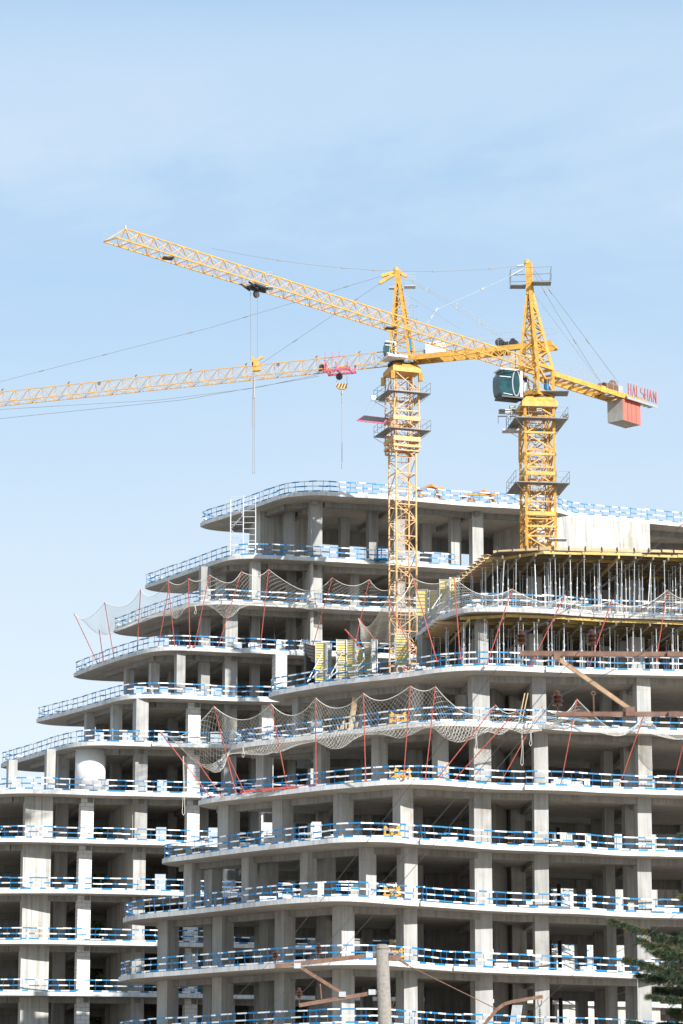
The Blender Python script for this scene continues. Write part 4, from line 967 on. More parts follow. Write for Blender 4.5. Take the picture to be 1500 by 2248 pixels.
for i, (px, yy, dd, rz) in enumerate(((1125, 895, -1.2, .5), (1184, 900, -1.3, 0), (1242, 914, -.7, -.6))):
    m = MB(); p = c2(px, yy, dd); m.box(p, (.34, .1, .22), rz)
    fl = m.build('floodlight', DKST, cr2); m = MB()
    for a in range(4):
        for b3 in range(2): q = p + Vector((math.cos(rz) * (-.12 + .08 * a), math.sin(rz) * (-.12 + .08 * a) - .055, -.05 + b3 * .1)); m.box(q, (.055, .02, .06), rz)
    m.build('lens', mat('lens_%d' % i, (.6, .65, .5), .2), fl)
m = MB(); p = c2(1130, 907, .6)
for dz in (0, .09, .2): m.bar(p + Vector((-.95, 0, dz)), p + Vector((.4, .2, dz)), .3, .04)
m.bar(c2(1093, 914, .3), c2(1140, 914, .3), .07); m.bar(c2(1094, 914, .3), c2(1094, 930, .3), .03); m.box(c2(1125, 946, .5), (1.2, .7, .12)); m.bar(c2(1112, 946, .2), c2(1112, 918, .2), .03)
m.build('loading_shelf', GALV, cr2)
# worker standing inside the slewing tower
def worker(foot, hgt, label, lean=0.0):
    s_ = hgt / 1.75
    J = {'pel': (0, 0, .93), 'wst': (.0, 0, 1.08), 'chs': (-.02, .0, 1.32), 'nck': (-.02, -.01, 1.48), 'hdb': (-.02, -.03, 1.56), 'hdt': (-.02, -.02, 1.70), 'shl': (-.19, 0, 1.41), 'shr': (.17, 0, 1.41), 'ell': (-.27, -.08, 1.16), 'elr': (.26, .02, 1.15),
         'wrl': (-.22, -.28, 1.12), 'wrr': (.24, -.12, .93), 'hil': (-.10, 0, .90), 'hir': (.10, 0, .90), 'knl': (-.12, -.05, .50), 'knr': (.12, .0, .50), 'anl': (-.13, .0, .09), 'anr': (.14, .04, .09), 'tol': (-.15, -.16, .03), 'tor': (.16, -.12, .03)}
    Rr = {'pel': .135, 'wst': .12, 'chs': .14, 'nck': .055, 'hdb': .085, 'hdt': .075, 'shl': .07, 'shr': .07, 'ell': .045, 'elr': .045, 'wrl': .032, 'wrr': .032, 'hil': .095, 'hir': .095, 'knl': .065, 'knr': .065, 'anl': .045, 'anr': .045, 'tol': .035, 'tor': .035}
    E_ = [('pel', 'wst'), ('wst', 'chs'), ('chs', 'nck'), ('nck', 'hdb'), ('hdb', 'hdt'), ('chs', 'shl'), ('chs', 'shr'), ('shl', 'ell'), ('shr', 'elr'), ('ell', 'wrl'), ('elr', 'wrr'), ('pel', 'hil'), ('pel', 'hir'), ('hil', 'knl'), ('hir', 'knr'), ('knl', 'anl'), ('knr', 'anr'), ('anl', 'tol'), ('anr', 'tor')]
    vs = []; idx = {}; rad = []
    for k_, p in J.items(): idx[k_] = len(vs); vs.append(tuple(c * s_ for c in p)); rad.append(Rr[k_] * s_)
    ed = [(idx[a], idx[b]) for a, b in E_]
    for w_, dx in (('wrl', -1), ('wrr', 1)):       # five short unequal fingers on each hand
        for f_ in range(5):
            a = f_ * .5 - 1.0; l = (.055, .085, .092, .085, .065)[f_]; base = Vector(J[w_]) + Vector((.012 * (f_ - 2), -.03, -.03)); mid = base + Vector((.012 * a * 2, -.6 * l, -.5 * l)); tip = mid + Vector((0, -.15 * l, -.6 * l))
            i0 = len(vs); vs += [tuple(c * s_ for c in mid), tuple(c * s_ for c in tip)]; rad += [.011 * s_, .008 * s_]; ed += [(idx[w_], i0), (i0, i0 + 1)]
    me = bpy.data.meshes.new('person'); me.from_pydata(vs, ed, []); ob = bpy.data.objects.new('person', me); COL.objects.link(ob); ob.location = foot
    md = ob.modifiers.new('skin', 'SKIN'); me.skin_vertices.new() if not me.skin_vertices else None
    for i, r_ in enumerate(rad): me.skin_vertices[0].data[i].radius = (r_, r_ * .85)
    me.skin_vertices[0].data[0].use_root = True
    ob.modifiers.new('sub', 'SUBSURF').levels = 1; ob.modifiers['sub'].render_levels = 2
    dg = bpy.context.evaluated_depsgraph_get(); nm_ = bpy.data.meshes.new_from_object(ob.evaluated_get(dg)); ob.modifiers.clear(); ob.data = nm_
    for q in (mat('skin', (.45, .25, .17), .6), mat('dark_shirt', (.02, .025, .04), .8), mat('white_trousers', (.68, .67, .64), .8), mat('dark_shoes', (.03, .025, .02), .7)): nm_.materials.append(q)
    for f_ in nm_.polygons:
        z = f_.center.z / s_; x = abs(f_.center.x) / s_; f_.use_smooth = True
        f_.material_index = 3 if z < .1 else (2 if z < .98 and not (x > .2 and z > .8) else (0 if (z > 1.47 or (x > .19 and z < 1.13)) else 1))
    h_ = MB(); h_.lathe(Vector(foot) + Vector((-.02, -.02, 1.64)) * s_, [(.105 * s_, 0), (.1 * s_, .04 * s_), (.07 * s_, .09 * s_), (.01, .11 * s_)], 14); ob['_w'] = tuple(foot)
    h_.build('hard_hat', PLAST, ob)
    fc = MB(); c = Vector(foot) + Vector((-.02, -.115, 1.585)) * s_
    for dx in (-.03, .03): fc.box(c + Vector((dx, 0, .03)) * s_, (.018 * s_, .02 * s_, .012 * s_))
    fc.box(c + Vector((0, -.012, 0)) * s_, (.02 * s_, .03 * s_, .04 * s_)); fc.box(c + Vector((0, 0, -.04)) * s_, (.04 * s_, .02 * s_, .01 * s_)); fc.build('face', nm_.materials[0], ob)
    return tag(ob, label, 'person')
worker(Vector((c2(1155, 868, -.35).x, Y2 - .35, zt + .28)), 1.22, 'person in dark top and white trousers standing inside the yellow tower beside the round cab')
# ----- farther, paler crane in the middle
Y1 = 193.0; R1 = math.radians(19)
def c1(px, py, dy=0): return py_(px, py, Y1 + dy)
X1 = c1(884, 1100).x; base1 = Vector((X1, Y1, 0))
cr1 = thing('tower_crane', base1, 'paler tan-yellow tower crane in the middle with a pink-red trolley on its arm', 'tower crane', 'tower cranes')
a1 = 1.38; z1c = c1(884, 985).z; z1t = c1(884, 822).z
m = MB(); lattice(m, base1 + Vector((0, 0, .05)), Vector((X1, Y1, z1c + .3)), a1, R1, 2.12, .066, .045, sq=False)
ladder(m, (X1, Y1 + .2, c1(884, 1420).z), (X1 + .1, Y1 + .2, z1c), .16)
z = c1(884, 1420).z
while z < z1c: m.box((X1 + a1 / 2 * .95, Y1 - .3, z), (.1, .1, .22)); z += 2.12
m.build('mast', YEL2, cr1)
m = MB(); a1b = 1.72; lattice(m, Vector((X1, Y1, c1(884, 995).z)), Vector((X1, Y1, z1t)), a1b, R1, 2.3, .06, .055, sq=False)
lattice(m, Vector((X1, Y1, z1c)), Vector((X1, Y1, z1t)), 1.15, R1, 1.1, .06, .03, 'X')
for yy, h_ in ((970, .3), (985, .16), (925, .28)):
    z = c1(884, yy).z
    for j in range(4):
        ang = R1 + j * math.pi / 2; n_ = Vector((math.sin(ang), -math.cos(ang), 0)) * (a1b / 2 + .05); tt = Vector((math.cos(ang), math.sin(ang), 0)) * (a1b / 2 + .08); q = Vector((X1, Y1, z)) + n_; m.bar(q - tt, q + tt, .09, h_)
m.build('climbing_cage', YEL2, cr1)
platform(None, (X1, Y1, c1(884, 953).z), a1b, R1, cr1, out_=.6); platform(None, (X1, Y1, c1(884, 872).z), a1b, R1, cr1, out_=.6)
m = MB(); w0, w1 = a1b / 2 + .12, a1b / 2 - .12; ca, sa = math.cos(R1), math.sin(R1); zA, zM, zB_ = c1(884, 824).z, c1(884, 814).z, c1(884, 804).z; vs = []
for z, w in ((zA, w0), (zM, w0), (zB_, w1)):
    for x, y in ((-w, -w), (w, -w), (w, w), (-w, w)): vs.append((X1 + x * ca - y * sa, Y1 + x * sa + y * ca, z))
m.add(vs, [(3, 2, 1, 0), (8, 9, 10, 11)] + [(b_ + i, b_ + (i + 1) % 4, b_ + 4 + (i + 1) % 4, b_ + 4 + i) for b_ in (0, 4) for i in range(4)])
for i in range(4): p = Vector(vs[i]); m.bar(p, p - Vector((0, 0, .55)), .22)
m.build('slewing_block', YEL, cr1)
m = MB(); m.lathe((X1, Y1, zB_), [(.95, 0), (.95, .12)], 28); m.build('slewing_ring', DKST, cr1)
O1 = Vector((X1, Y1, c1(884, 793).z)); e1 = pz(0, 884, O1.z); u1 = Vector((e1.x - X1, e1.y - Y1, 0)); JL1 = u1.length + 7; u1.normalize(); v1 = Vector((u1.y, -u1.x, 0))
if v1.y > 0: v1 = -v1
def t1(al, sd, z): return O1 + u1 * al + v1 * sd + Vector((0, 0, z))
top1, A1_, B1_ = jib(cr1, O1 + Vector((0, 0, -.1)), u1, v1, JL1, 1.0, .88, 1.0, YEL3, start=1.0, rc=.055, rd=.026)
m = MB()
for f_ in (.06, .17, .3, .42, .53, .66, .8): i = int(f_ * (len(top1) - 1)); m.tube(top1[i], top1[i] + Vector((0, 0, .18)), .03, n=4); m.bar(top1[i] + Vector((0, 0, .1)), top1[i] + Vector((.1, 0, .22)), .06)
for f_ in (.25, .62): i = int(f_ * (len(top1) - 1)); m.box(top1[i] + Vector((.3, -.1, -.12)), (.2, .06, .2))
m.build('rope_guide', RUST, cr1)
cs1 = [O1 + u1 * .72 + v1 * .62 + Vector((0, 0, .1)), O1 + u1 * .72 - v1 * .62 + Vector((0, 0, .1)), O1 - u1 * .75 - v1 * .62 + Vector((0, 0, .1)), O1 - u1 * .75 + v1 * .62 + Vector((0, 0, .1))]
TP1 = c1(873, 590); head(cr1, YEL, cs1, TP1, 1.1, .15, .06)
m = MB()
for (a, b2) in (((872, 596), (838, 606)), ((870, 600), (833, 622)), ((874, 594), (893, 608))): m.bar(c1(*a), c1(*b2), .2, .2)
m.build('head_arm', YEL, cr1)
m = MB(); p = c1(900, 630); m.box(p, (.75, .7, .05)); m.box(c1(860, 633), (.35, .5, .05))
for dx in (-.35, .35):
    for dy in (-.35, .35): m.bar(p + Vector((dx, dy, 0)), p + Vector((dx, dy, .85)), .02)
for hh in (.45, .85): m.bar(p + Vector((-.35, -.35, hh)), p + Vector((.35, -.35, hh)), .018); m.bar(p + Vector((-.35, .35, hh)), p + Vector((.35, .35, hh)), .018)
ladder(m, c1(893, 640), c1(903, 745), .1); 
for yy in (672, 700, 728):
    q = c1(908, yy); pts = [q + Vector((.28 * math.cos(a), .28 * math.sin(a), 0)) for a in [i * math.pi / 4 for i in range(9)]]; m.path(pts, .014)
for a in (0, 1.6, 3.1, 4.7): m.tube(c1(908, 672) + Vector((.28 * math.cos(a), .28 * math.sin(a), 0)), c1(910, 745) + Vector((.28 * math.cos(a), .28 * math.sin(a), 0)), .012, n=4)
m.build('head_platform', GALV, cr1)
n1_ = len(top1) - 1
tie(cr1, [c1(835, 607), pp(466, 718, O1, u1), pp(0, 838, O1, u1), top1[n1_ - 2]], .018, 9); tie(cr1, [c1(833, 623), top1[int(n1_ * (along(577, 786, O1, u1) / JL1))]], .018, 2)
cj1 = lambda px, py: pp(px, py, O1, u1)
for o_ in (0, 8): tie(cr1, [c1(895, 610 + o_ * .4), cj1(1003 , 668 + o_), cj1(1105, 738 + o_ * .7)], .026, 3, mt=GALV)
tie(cr1, [c1(898, 650), cj1(1010, 722)], .011)
sE1 = along(1218, 745, O1, u1)
m = MB()
for sd in (-.6, .6): m.bar(t1(-.6, sd, 0), t1(sE1, sd, 0), .1, .34)
for i in range(12): s0 = -1 + (sE1 + 1) * i / 11; m.bar(t1(s0, -.6, -.06), t1(s0, .6, -.06), .07, .14)
m.build('counter_jib', YEL, cr1)
m = MB(); m.box(t1(along(908, 780, O1, u1), 0, .2), (.7, 1.1, .04), math.atan2(u1.y, u1.x))
for sd in (.64, -.64):
    for hh in (.4, .8): m.bar(t1(-1.3, sd, .2 + hh), t1(sE1, sd, .2 + hh), .016)
    s0 = -1.3
    while s0 > sE1: m.bar(t1(s0, sd, .15), t1(s0, sd, 1.0), .016); s0 -= .7
m.bar(t1(sE1, -.64, 1), t1(sE1, .64, 1), .016); m.build('walkway_rail', GALV, cr1)
m = MB(); m.box(t1(along(958, 775, O1, u1), .1, .58), (1.15, .8, .75), math.atan2(u1.y, u1.x)); m.build('equipment_cabinet', WHITE, cr1)
m = MB(); m.box(t1(along(925, 782, O1, u1), .1, .4), (.6, .7, .35), math.atan2(u1.y, u1.x)); s_ = along(1100, 758, O1, u1)
m.build('control_box', GALV, cr1); m = MB(); m.tube(t1(s_, .4, .5), t1(s_, -.4, .5), .28, n=12); m.box(t1(s_ - .55, .1, .35), (1.3, .5, .3), math.atan2(u1.y, u1.x)); m.tube(t1(s_ - .9, .3, .5), t1(s_ - .9, -.3, .5), .2, n=12); m.build('winch', DKST, cr1)
m = MB(); sW = along(1146, 775, O1, u1)
for i in range(4): m.box(t1(sW + .45 - i * .34, 0, -.62), (.27, 1.15, 1.5), math.atan2(u1.y, u1.x))
m.build('counterweight', CWG, cr1)
CB = bpy.data.objects.new('cab', None); COL.objects.link(CB); q = c1(856, 766, -.1); CB.parent = cr1; CB.location = q - Vector(cr1.location); CB['_w'] = tuple(q)
cabin(cr1, q, .42, rot=.25)
m = MB(); m.box(c1(866, 787, -1.0), (1.35, 1.5, .14), R1); m.build('cab_platform', WHITE, cr1)
m = MB(); m.box(c1(899, 757, -.5), (.3, .3, .9)); m.build('blue_tarpaulin', BLUE, cr1)
sP = along(745, 808, O1, u1); m = MB()
for al in (-.8, .0, .8):
    m.bar(t1(sP + al, -.6, -.3), t1(sP + al, .6, -.3), .08); m.bar(t1(sP + al, .6, -.4), t1(sP + al, .6, .2), .07)
for sd in (-.55, .55): m.bar(t1(sP - 1, sd, -.28), t1(sP + 1, sd, -.28), .1, .14)
for al in (-.5, 0, .5): m.bar(t1(sP + al + .3, .55, .2), t1(sP + al + .3, .55, 1.0), .03)
m.bar(t1(sP - .6, .55, .6), t1(sP + .8, .55, .6), .03); m.bar(t1(sP - 1.3, .4, -.1), t1(sP - 1.2, .4, -.6), .1); m.bar(t1(sP + .4, .4, -.6), t1(sP + .9, .4, .5), .06)
tr1 = m.build('trolley', PINK, cr1)
m = MB(); m.tube(t1(sP, .08, -.62), t1(sP, -.08, -.62), .22, n=12); m.box(t1(sP + 1.2, 0, .1), (.5, .5, .35)); m.build('sheave', DKST, tr1)
yP = t1(sP, 0, 0).y
m = MB()
for px in (740, 762): m.tube(py_(px, 826, yP), py_(px, 842, yP), .011, n=4)
m.build('hoist_rope', CABLE, cr1)
m = MB(); hb = py_(751, 848, yP); vs = []
for y in (-.13, .13):
    for x, z in ((-.38, .17), (.38, .17), (.38, -.02), (.2, -.2), (-.2, -.2), (-.38, -.02)): vs.append((hb.x + x, hb.y + y, hb.z + z))
m.add(vs, [(5, 4, 3, 2, 1, 0), (6, 7, 8, 9, 10, 11)] + [(i, (i + 1) % 6, 6 + (i + 1) % 6, 6 + i) for i in range(6)])
for i in range(4):   # dark diagonal stripes, painted plates set proud
    x = -.3 + i * .19; m.add([(hb.x + x - .1, hb.y - .137, hb.z - .16 if 0 < i < 4 else hb.z - .05), (hb.x + x, hb.y - .137, hb.z - .16 if 0 < i < 4 else hb.z - .05), (hb.x + x + .13, hb.y - .137, hb.z + .16), (hb.x + x + .03, hb.y - .137, hb.z + .16)], [(0, 1, 2, 3)], 1)
hk1 = m.build('hook_block', [YEL2, DKST], cr1)
m = MB(); m.tube(py_(751, 858, yP), py_(751, 866, yP), .07, n=8); m.tube(py_(751, 866, yP), py_(751, 884, yP), .04, n=6); m.tube(py_(751, 884, yP), py_(751, 1022, yP), .022, n=6); m.tube(py_(751, 1018, yP), py_(751, 1028, yP), .045, n=6); m.build('lifting_sling', CABLE, hk1)
m = MB(); a_ = [py_(785, 924, Y1 - 1.2), py_(800, 914, Y1 - .2), py_(852, 920, Y1 - .2), py_(840, 930, Y1 - 1.2)]
m.add([q for q in a_] + [q + Vector((0, 0, .08)) for q in a_], [(3, 2, 1, 0), (4, 5, 6, 7)] + [(i, (i + 1) % 4, 4 + (i + 1) % 4, 4 + i) for i in range(4)], 1)
for i in range(4): m.bar(a_[i] + Vector((0, 0, .03)), a_[(i + 1) % 4] + Vector((0, 0, .03)), .08, mi=0)
for f_ in (.33, .66): m.bar(a_[0].lerp(a_[3], f_) + Vector((0, 0, -.02)), a_[1].lerp(a_[2], f_) + Vector((0, 0, -.02)), .05, mi=1)
m.build('swing_out_platform', [PINK, DKST], cr1)
m = MB()
for a, b2 in (((797, 912), (822, 868)), ((806, 912), (835, 870))): m.tube(c1(*a, -.5), c1(*b2, -.5), .01, n=4)
m.box(c1(820, 873, -.6), (.3, .12, .28), .3); m.bar(c1(822, 880, -.6), c1(848, 883, -.6), .07); m.build('floodlight', GALV, cr1)
m = MB(); m.path([pp(0, 899 + 19 * 0, O1, u1) + Vector((0, 0, 0)), pp(350, 878, O1, u1), pp(560, 852, O1, u1), pp(700, 822, O1, u1)], .012)
m.path([pp(-40, 922, O1, u1), pp(0, 919, O1, u1), pp(400, 878, O1, u1), pp(700, 826, O1, u1)], .014); m.build('slack_rope', CABLE, cr1)
# ------------------------------------------------------------------ wall formwork panels
def panel(px0, px1, ytop, ybot, Y, label, ang=0.0, mt=PANY, ribs=9, grp='formwork wall panels', frame=GALV, dp=.14, br=False):
    a = py_(px0, ybot, Y); b2 = py_(px1, ybot, Y); top = py_(px0, ytop, Y).z; w = (b2 - a).length / math.cos(ang); h = top - a.z; c = (a + b2) / 2
    T = thing('wall_formwork', c, label, 'wall formwork', grp); ca, sa = math.cos(ang), math.sin(ang)
    m = MB(); m.box(c + Vector((0, dp / 2, h / 2)), (w, .03, h), ang); m.build('plywood_face', mt, T)
    m = MB()
    for s_ in (-1, 1): m.box(c + Vector((s_ * w / 2 * ca, s_ * w / 2 * sa, h / 2)), (.045, dp, h), ang)
    for i in range(ribs + 1): m.box(c + Vector((0, dp * .25, .03 + (h - .06) * i / ribs)), (w, dp * .45, .035), ang)
    m.build('rib_frame', frame, T)
    if not br: return
    m = MB(); q = c + Vector((.1, -.08, h * .72)); m.bar(q, c + Vector((-.75, -.35, 0)), .05); m.bar(c + Vector((.1, -.08, h * .35)), c + Vector((-.75, -.35, 0)), .04); m.build('brace', GALV, T)
z5 = LB(5)
panel(671, 690, 1415, 1503, 173.3, 'dark grey wall panel seen edge-on at the left end of the lower group', .9, DKST, 12, frame=DKST)
panel(693, 714, 1410, 1499, 172.2, 'yellow wall panel in the lower group, second from the left, narrow and full height', 0, ribs=16, br=True)
panel(716, 726, 1412, 1495, 172.2, 'narrow darker wall panel in the lower group, seen edge-on right of the narrow yellow one', .8, GALV)
panel(739, 761, 1404, 1493, 171.6, 'yellow wall panel in the lower group, left face of the braced corner pair', .1, ribs=16, br=True)
panel(762, 781, 1404, 1488, 171.6, 'yellow wall panel in the lower group, right face of the braced corner pair', -.5, ribs=16)
panel(783, 797, 1424, 1480, 171.8, 'low yellow wall panel in the lower group, beside the corner pair', 0, ribs=8)
panel(801, 814, 1414, 1477, 171.4, 'slim yellow wall panel in the lower group, left of the plain grey panel', 0, ribs=9, br=True)
panel(816, 828, 1404, 1476, 170.8, 'plain pale grey wall panel in the lower group, standing clear to the right', .3, GALV, 3)
panel(869, 897, 1390, 1462, 170.6, 'yellow wall panel in the lower group, rightmost, beneath the drooping net', .05, ribs=12)
panel(914, 939, 1294, 1352, 172.5, 'yellow wall panel in the upper group, leftmost', 0, ribs=7)
panel(943, 962, 1296, 1346, 172.3, 'yellow wall panel in the upper group, second from the left, lower', 0, ribs=6)
panel(966, 985, 1272, 1340, 171.5, 'yellow wall panel in the upper group, tall one left of the red pole', 0, ribs=9, br=True)
panel(988, 1008, 1268, 1336, 170.8, 'yellow wall panel in the upper group, tall one right of the red pole', .2, ribs=9)
m = MB()
for i in range(46):
    p = py_(U(780, 870), U(1468, 1484), 169.5 + U(-.6, .8)); p.z = z5 + U(.05, .35); d = Vector((U(-1, 1), U(-.4, .4), U(-.1, .1))) * .5; m.bar(p - d, p + d, U(.03, .06), mi=random.randint(0, 2))
tag(m.build('scrap_heap', [DKST, GALV, RAWT]), 'heap of steel offcuts on the slab in front of the lower wall panels', 'scrap heap', kind=None)
m = MB(); a = pz(742, 1498, z5); b2 = pz(884, 1482, z5); m.bar(a + Vector((0, -.0, .06)), b2 + Vector((0, .1, .06)), .1, .1); m.bar(b2 + Vector((0, .1, .06)), b2 + Vector((.12, .1, .5)), .08)
tag(m.build('red_pole', REDM), 'red pole lying along the slab edge under the lower wall panels', 'pole')
m = MB(); a = pz(528, 1741, LB(3)); b2 = pz(690, 1727, LB(3)); m.bar(a + Vector((0, .25, .1)), b2 + Vector((0, .3, .1)), .12, .14); m.bar(a + Vector((1, .4, .2)), b2 + Vector((0, .45, .16)), .08)
tag(m.build('red_pole', REDM), 'red poles lying behind the rail on the lower net pole floor', 'pole')
m = MB()
for i in range(22): p = py_(U(905, 945), U(1440, 1452), 166.6 + U(0, .6)); p.z = z5 + U(.05, .3); m.box(p, (U(.15, .4), U(.1, .3), U(.08, .25)), U(0, 3))
tag(m.build('rubbish_bags', WHITE), 'pale bags and rubbish behind the rail at the left end of the lower props', 'rubbish')
m = MB()
for i in range(14): p = pz(U(1018, 1050), 1331, LB(6)) + Vector((0, .7 + U(0, .5), U(.05, .22))); m.box(p, (U(.15, .35), .3, U(.08, .2)), U(0, 3))
tag(m.build('rubbish_bags', WHITE), 'small pile of white bags behind the net at the left of the upper props', 'rubbish')
# orange/tan trestles and racks
def trestle(c, w, label, s_=1.0, n=3):
    m = MB(); h = .95 * s_
    for sx_ in (-1, 1):
        m.bar(c + Vector((sx_ * w * .45, -.35, 0)), c + Vector((sx_ * w * .25, 0, h)), .12); m.bar(c + Vector((sx_ * w * .45, .35, 0)), c + Vector((sx_ * w * .25, 0, h)), .1)
        m.bar(c + Vector((sx_ * w * .1, -.2, 0)), c + Vector((sx_ * w * .35, 0, h)), .08)
    m.bar(c + Vector((-w / 2, -.2, h - .1)), c + Vector((w / 2, .1, h + .05)), .16, .16); m.bar(c + Vector((-w * .6, .1, h - .25)), c + Vector((w * .1, -.2, h + .18)), .12, .16); m.bar(c + Vector((w * .1, -.2, h + .18)), c + Vector((w * .45, 0, h - .1)), .12, .14)
    for i in range(9): m.bar(c + Vector((U(-.4, .4) * w, U(-.3, .3), .03)), c + Vector((U(-.4, .4) * w, U(-.3, .3), h * .55)), .025)
    tag(m.build('trestle', ORNG), label, 'trestle', 'orange trestles on the roof')
trestle(pz(943, 1095, LA(10)) + Vector((0, .9, 0)), 1.9, 'rusty orange steel trestle on the roof edge, left one, beside the pale mast')
trestle(pz(1058, 1103, LA(10)) + Vector((0, .9, 0)), 2.3, 'rusty orange steel trestle on the roof edge, right one, wider', .85)
def rack(c, label, w=.75, h=.85):
    m = MB()
    for sx_ in (-1, 1):
        for sy in (-.25, .25): m.bar(c + Vector((sx_ * w / 2, sy, 0)), c + Vector((sx_ * w / 2, sy, h)), .07)
        m.bar(c + Vector((sx_ * w / 2, -.25, .1)), c + Vector((-sx_ * w / 2, -.25, h)), .05)
    for z in (.15, .45, .8): m.bar(c + Vector((-w / 2 - .1, -.25, z * h)), c + Vector((w / 2 + .1, -.25, z * h)), .05); m.bar(c + Vector((-w / 2, .25, z * h)), c + Vector((w / 2, .25, z * h)), .05)
    m.bar(c + Vector((-w * .8, -.2, 0)), c + Vector((-w / 2, -.2, h * .7)), .05); m.bar(c + Vector((w * .8, -.2, 0)), c + Vector((w / 2, -.2, h * .7)), .05)
    tag(m.build('steel_rack', mat('rack_orange', (.78, .42, .06), .5, var=.5)), label, 'steel rack', 'yellow-orange steel racks stacked one per floor')
for (px, yy, k, lb) in ((876, 1588, 4, 'behind the big lower net'), (885, 1712, 3, 'between the tall red poles'), (862, 1841, 2, 'one floor below the net poles, left of a bright column'), (862, 1975, 1, 'two floors below the net poles, left of a bright column'), (868, 2112, 0, 'right behind the utility pole top')):
    rack(pz(px, yy, LB(k)) + Vector((0, 1.6, 0)), 'yellow-orange steel rack ' + lb)
# timber
m = MB()
for i in range(9): p = pz(552 + i * .5, 1321, LA(8)) + Vector((0, .9 + .05 * i, .06 + .05 * (i % 4))); m.bar(p, p + Vector((1.9 + U(-.2, .2), .6, 0)), .12, .06)
tag(m.build('timber_stack', RAWT), 'stack of yellow timber lying behind the upper net, left of the bright column', 'timber')
m = MB()
for i in range(9): p = pz(800 + i * .5, 1334, LA(8)) + Vector((0, .9 + .05 * i, .06 + .05 * (i % 4))); m.bar(p, p + Vector((1.7 + U(-.2, .2), .6, 0)), .12, .06)
tag(m.build('timber_stack', RAWT), 'stack of pale timber lying behind the upper net, next to the lattice mast', 'timber')
for (k, p0, yy, lb) in ((7, 655, 1431, 'bundle of white props leaning one floor below the upper net'), (8, 657, 1326, 'bundle of white props leaning behind the upper net')):
    m = MB()
    for i in range(7): p = pz(p0 + i * 3.3, yy, LA(k)) + Vector((0, .5, .02)); m.tube(p, p + Vector((.22, .35, .92 + U(0, .1))), .028, n=5)
    tag(m.build('prop_bundle', WHITE), lb, 'prop bundle')
m = MB()
for i in range(8): p = pz(757, 1602, LB(4)) + Vector((U(-.35, .6), 1.5 + U(-.2, .2), .0)); m.bar(p, p + Vector((U(-.1, .25), .3, U(.5, .8))), .09, .04)
tag(m.build('timber_pile', RAWT), 'boards leaning together behind the big lower net', 'timber')
m = MB()
for i in range(4): p = pz(765 + i * 2.4, 1600, LB(4)) + Vector((0, 3.2, 0)); m.bar(p, p + Vector((.3, .4, 2.35)), .11, .06)
tag(m.build('leaning_planks', RAWT), 'tall brown planks leaning against the dark ceiling above the big net', 'timber')
m = MB()
for p0 in (1139, 1146): p = pz(p0, 1590, LB(4)) + Vector((0, 1.5, 0)); m.bar(p, p + Vector((.45, .2, 2.0)), .07, .05)
tag(m.build('leaning_planks', RAWT), 'pair of pale planks leaning against the left side of a bright column', 'timber')
m = MB(); p = pz(1212, 1726, LB(3)) + Vector((0, 1.0, 0)); m.bar(p, p + Vector((-.55, .2, 1.1)), .1, .05)
tag(m.build('leaning_planks', WHITE), 'white board leaning to the left against a column on the net pole floor', 'timber')
# pale blocks and boxes standing on the floors
bi = 0
for (px, yy, b, k, w, h, dy, lb) in ((560, 1427, 'A', 7, .95, .55, .8, 'white block stack behind the rail under the upper net, left one'), (616, 1430, 'A', 7, .65, .9, .9, 'white block stack behind the rail under the upper net, taller right one'),
        (698, 1612, 'B', 4, .55, .65, 2.2, 'white block stack behind the big lower net'), (694, 1842, 'B', 2, .55, 1.15, 2.0, 'pale block stack standing behind the rail one floor below the net poles'),
        (584, 1855, 'B', 2, .6, 1.3, 6.5, 'white block pile deep inside, one floor below the net poles'), (703, 1968, 'B', 1, .35, .9, 2.0, 'white board upright behind the rail two floors below the net poles'), (322, 1525, 'A', 6, .5, .3, .9, 'white box on the stepped terrace'),
        (1255, 1727, 'B', 3, 1.8, .75, 3.5, 'wide white board stack behind the small net peak pole'), (1250, 1862, 'B', 2, 1.6, .8, 4, 'wide white board stack one floor below')):
    p = pz(px, yy, (LA if b == 'A' else LB)(k)) + Vector((0, dy, 0)); m = MB(); n = max(2, int(h / .2))
    for i in range(n): m.box(p + Vector((U(-.03, .03), U(-.03, .03), (i + .5) * h / n)), (w * U(.92, 1.0), .5, h / n - .012), U(-.03, .03))
    tag(m.build('block_stack', BLK), lb, 'block stack')
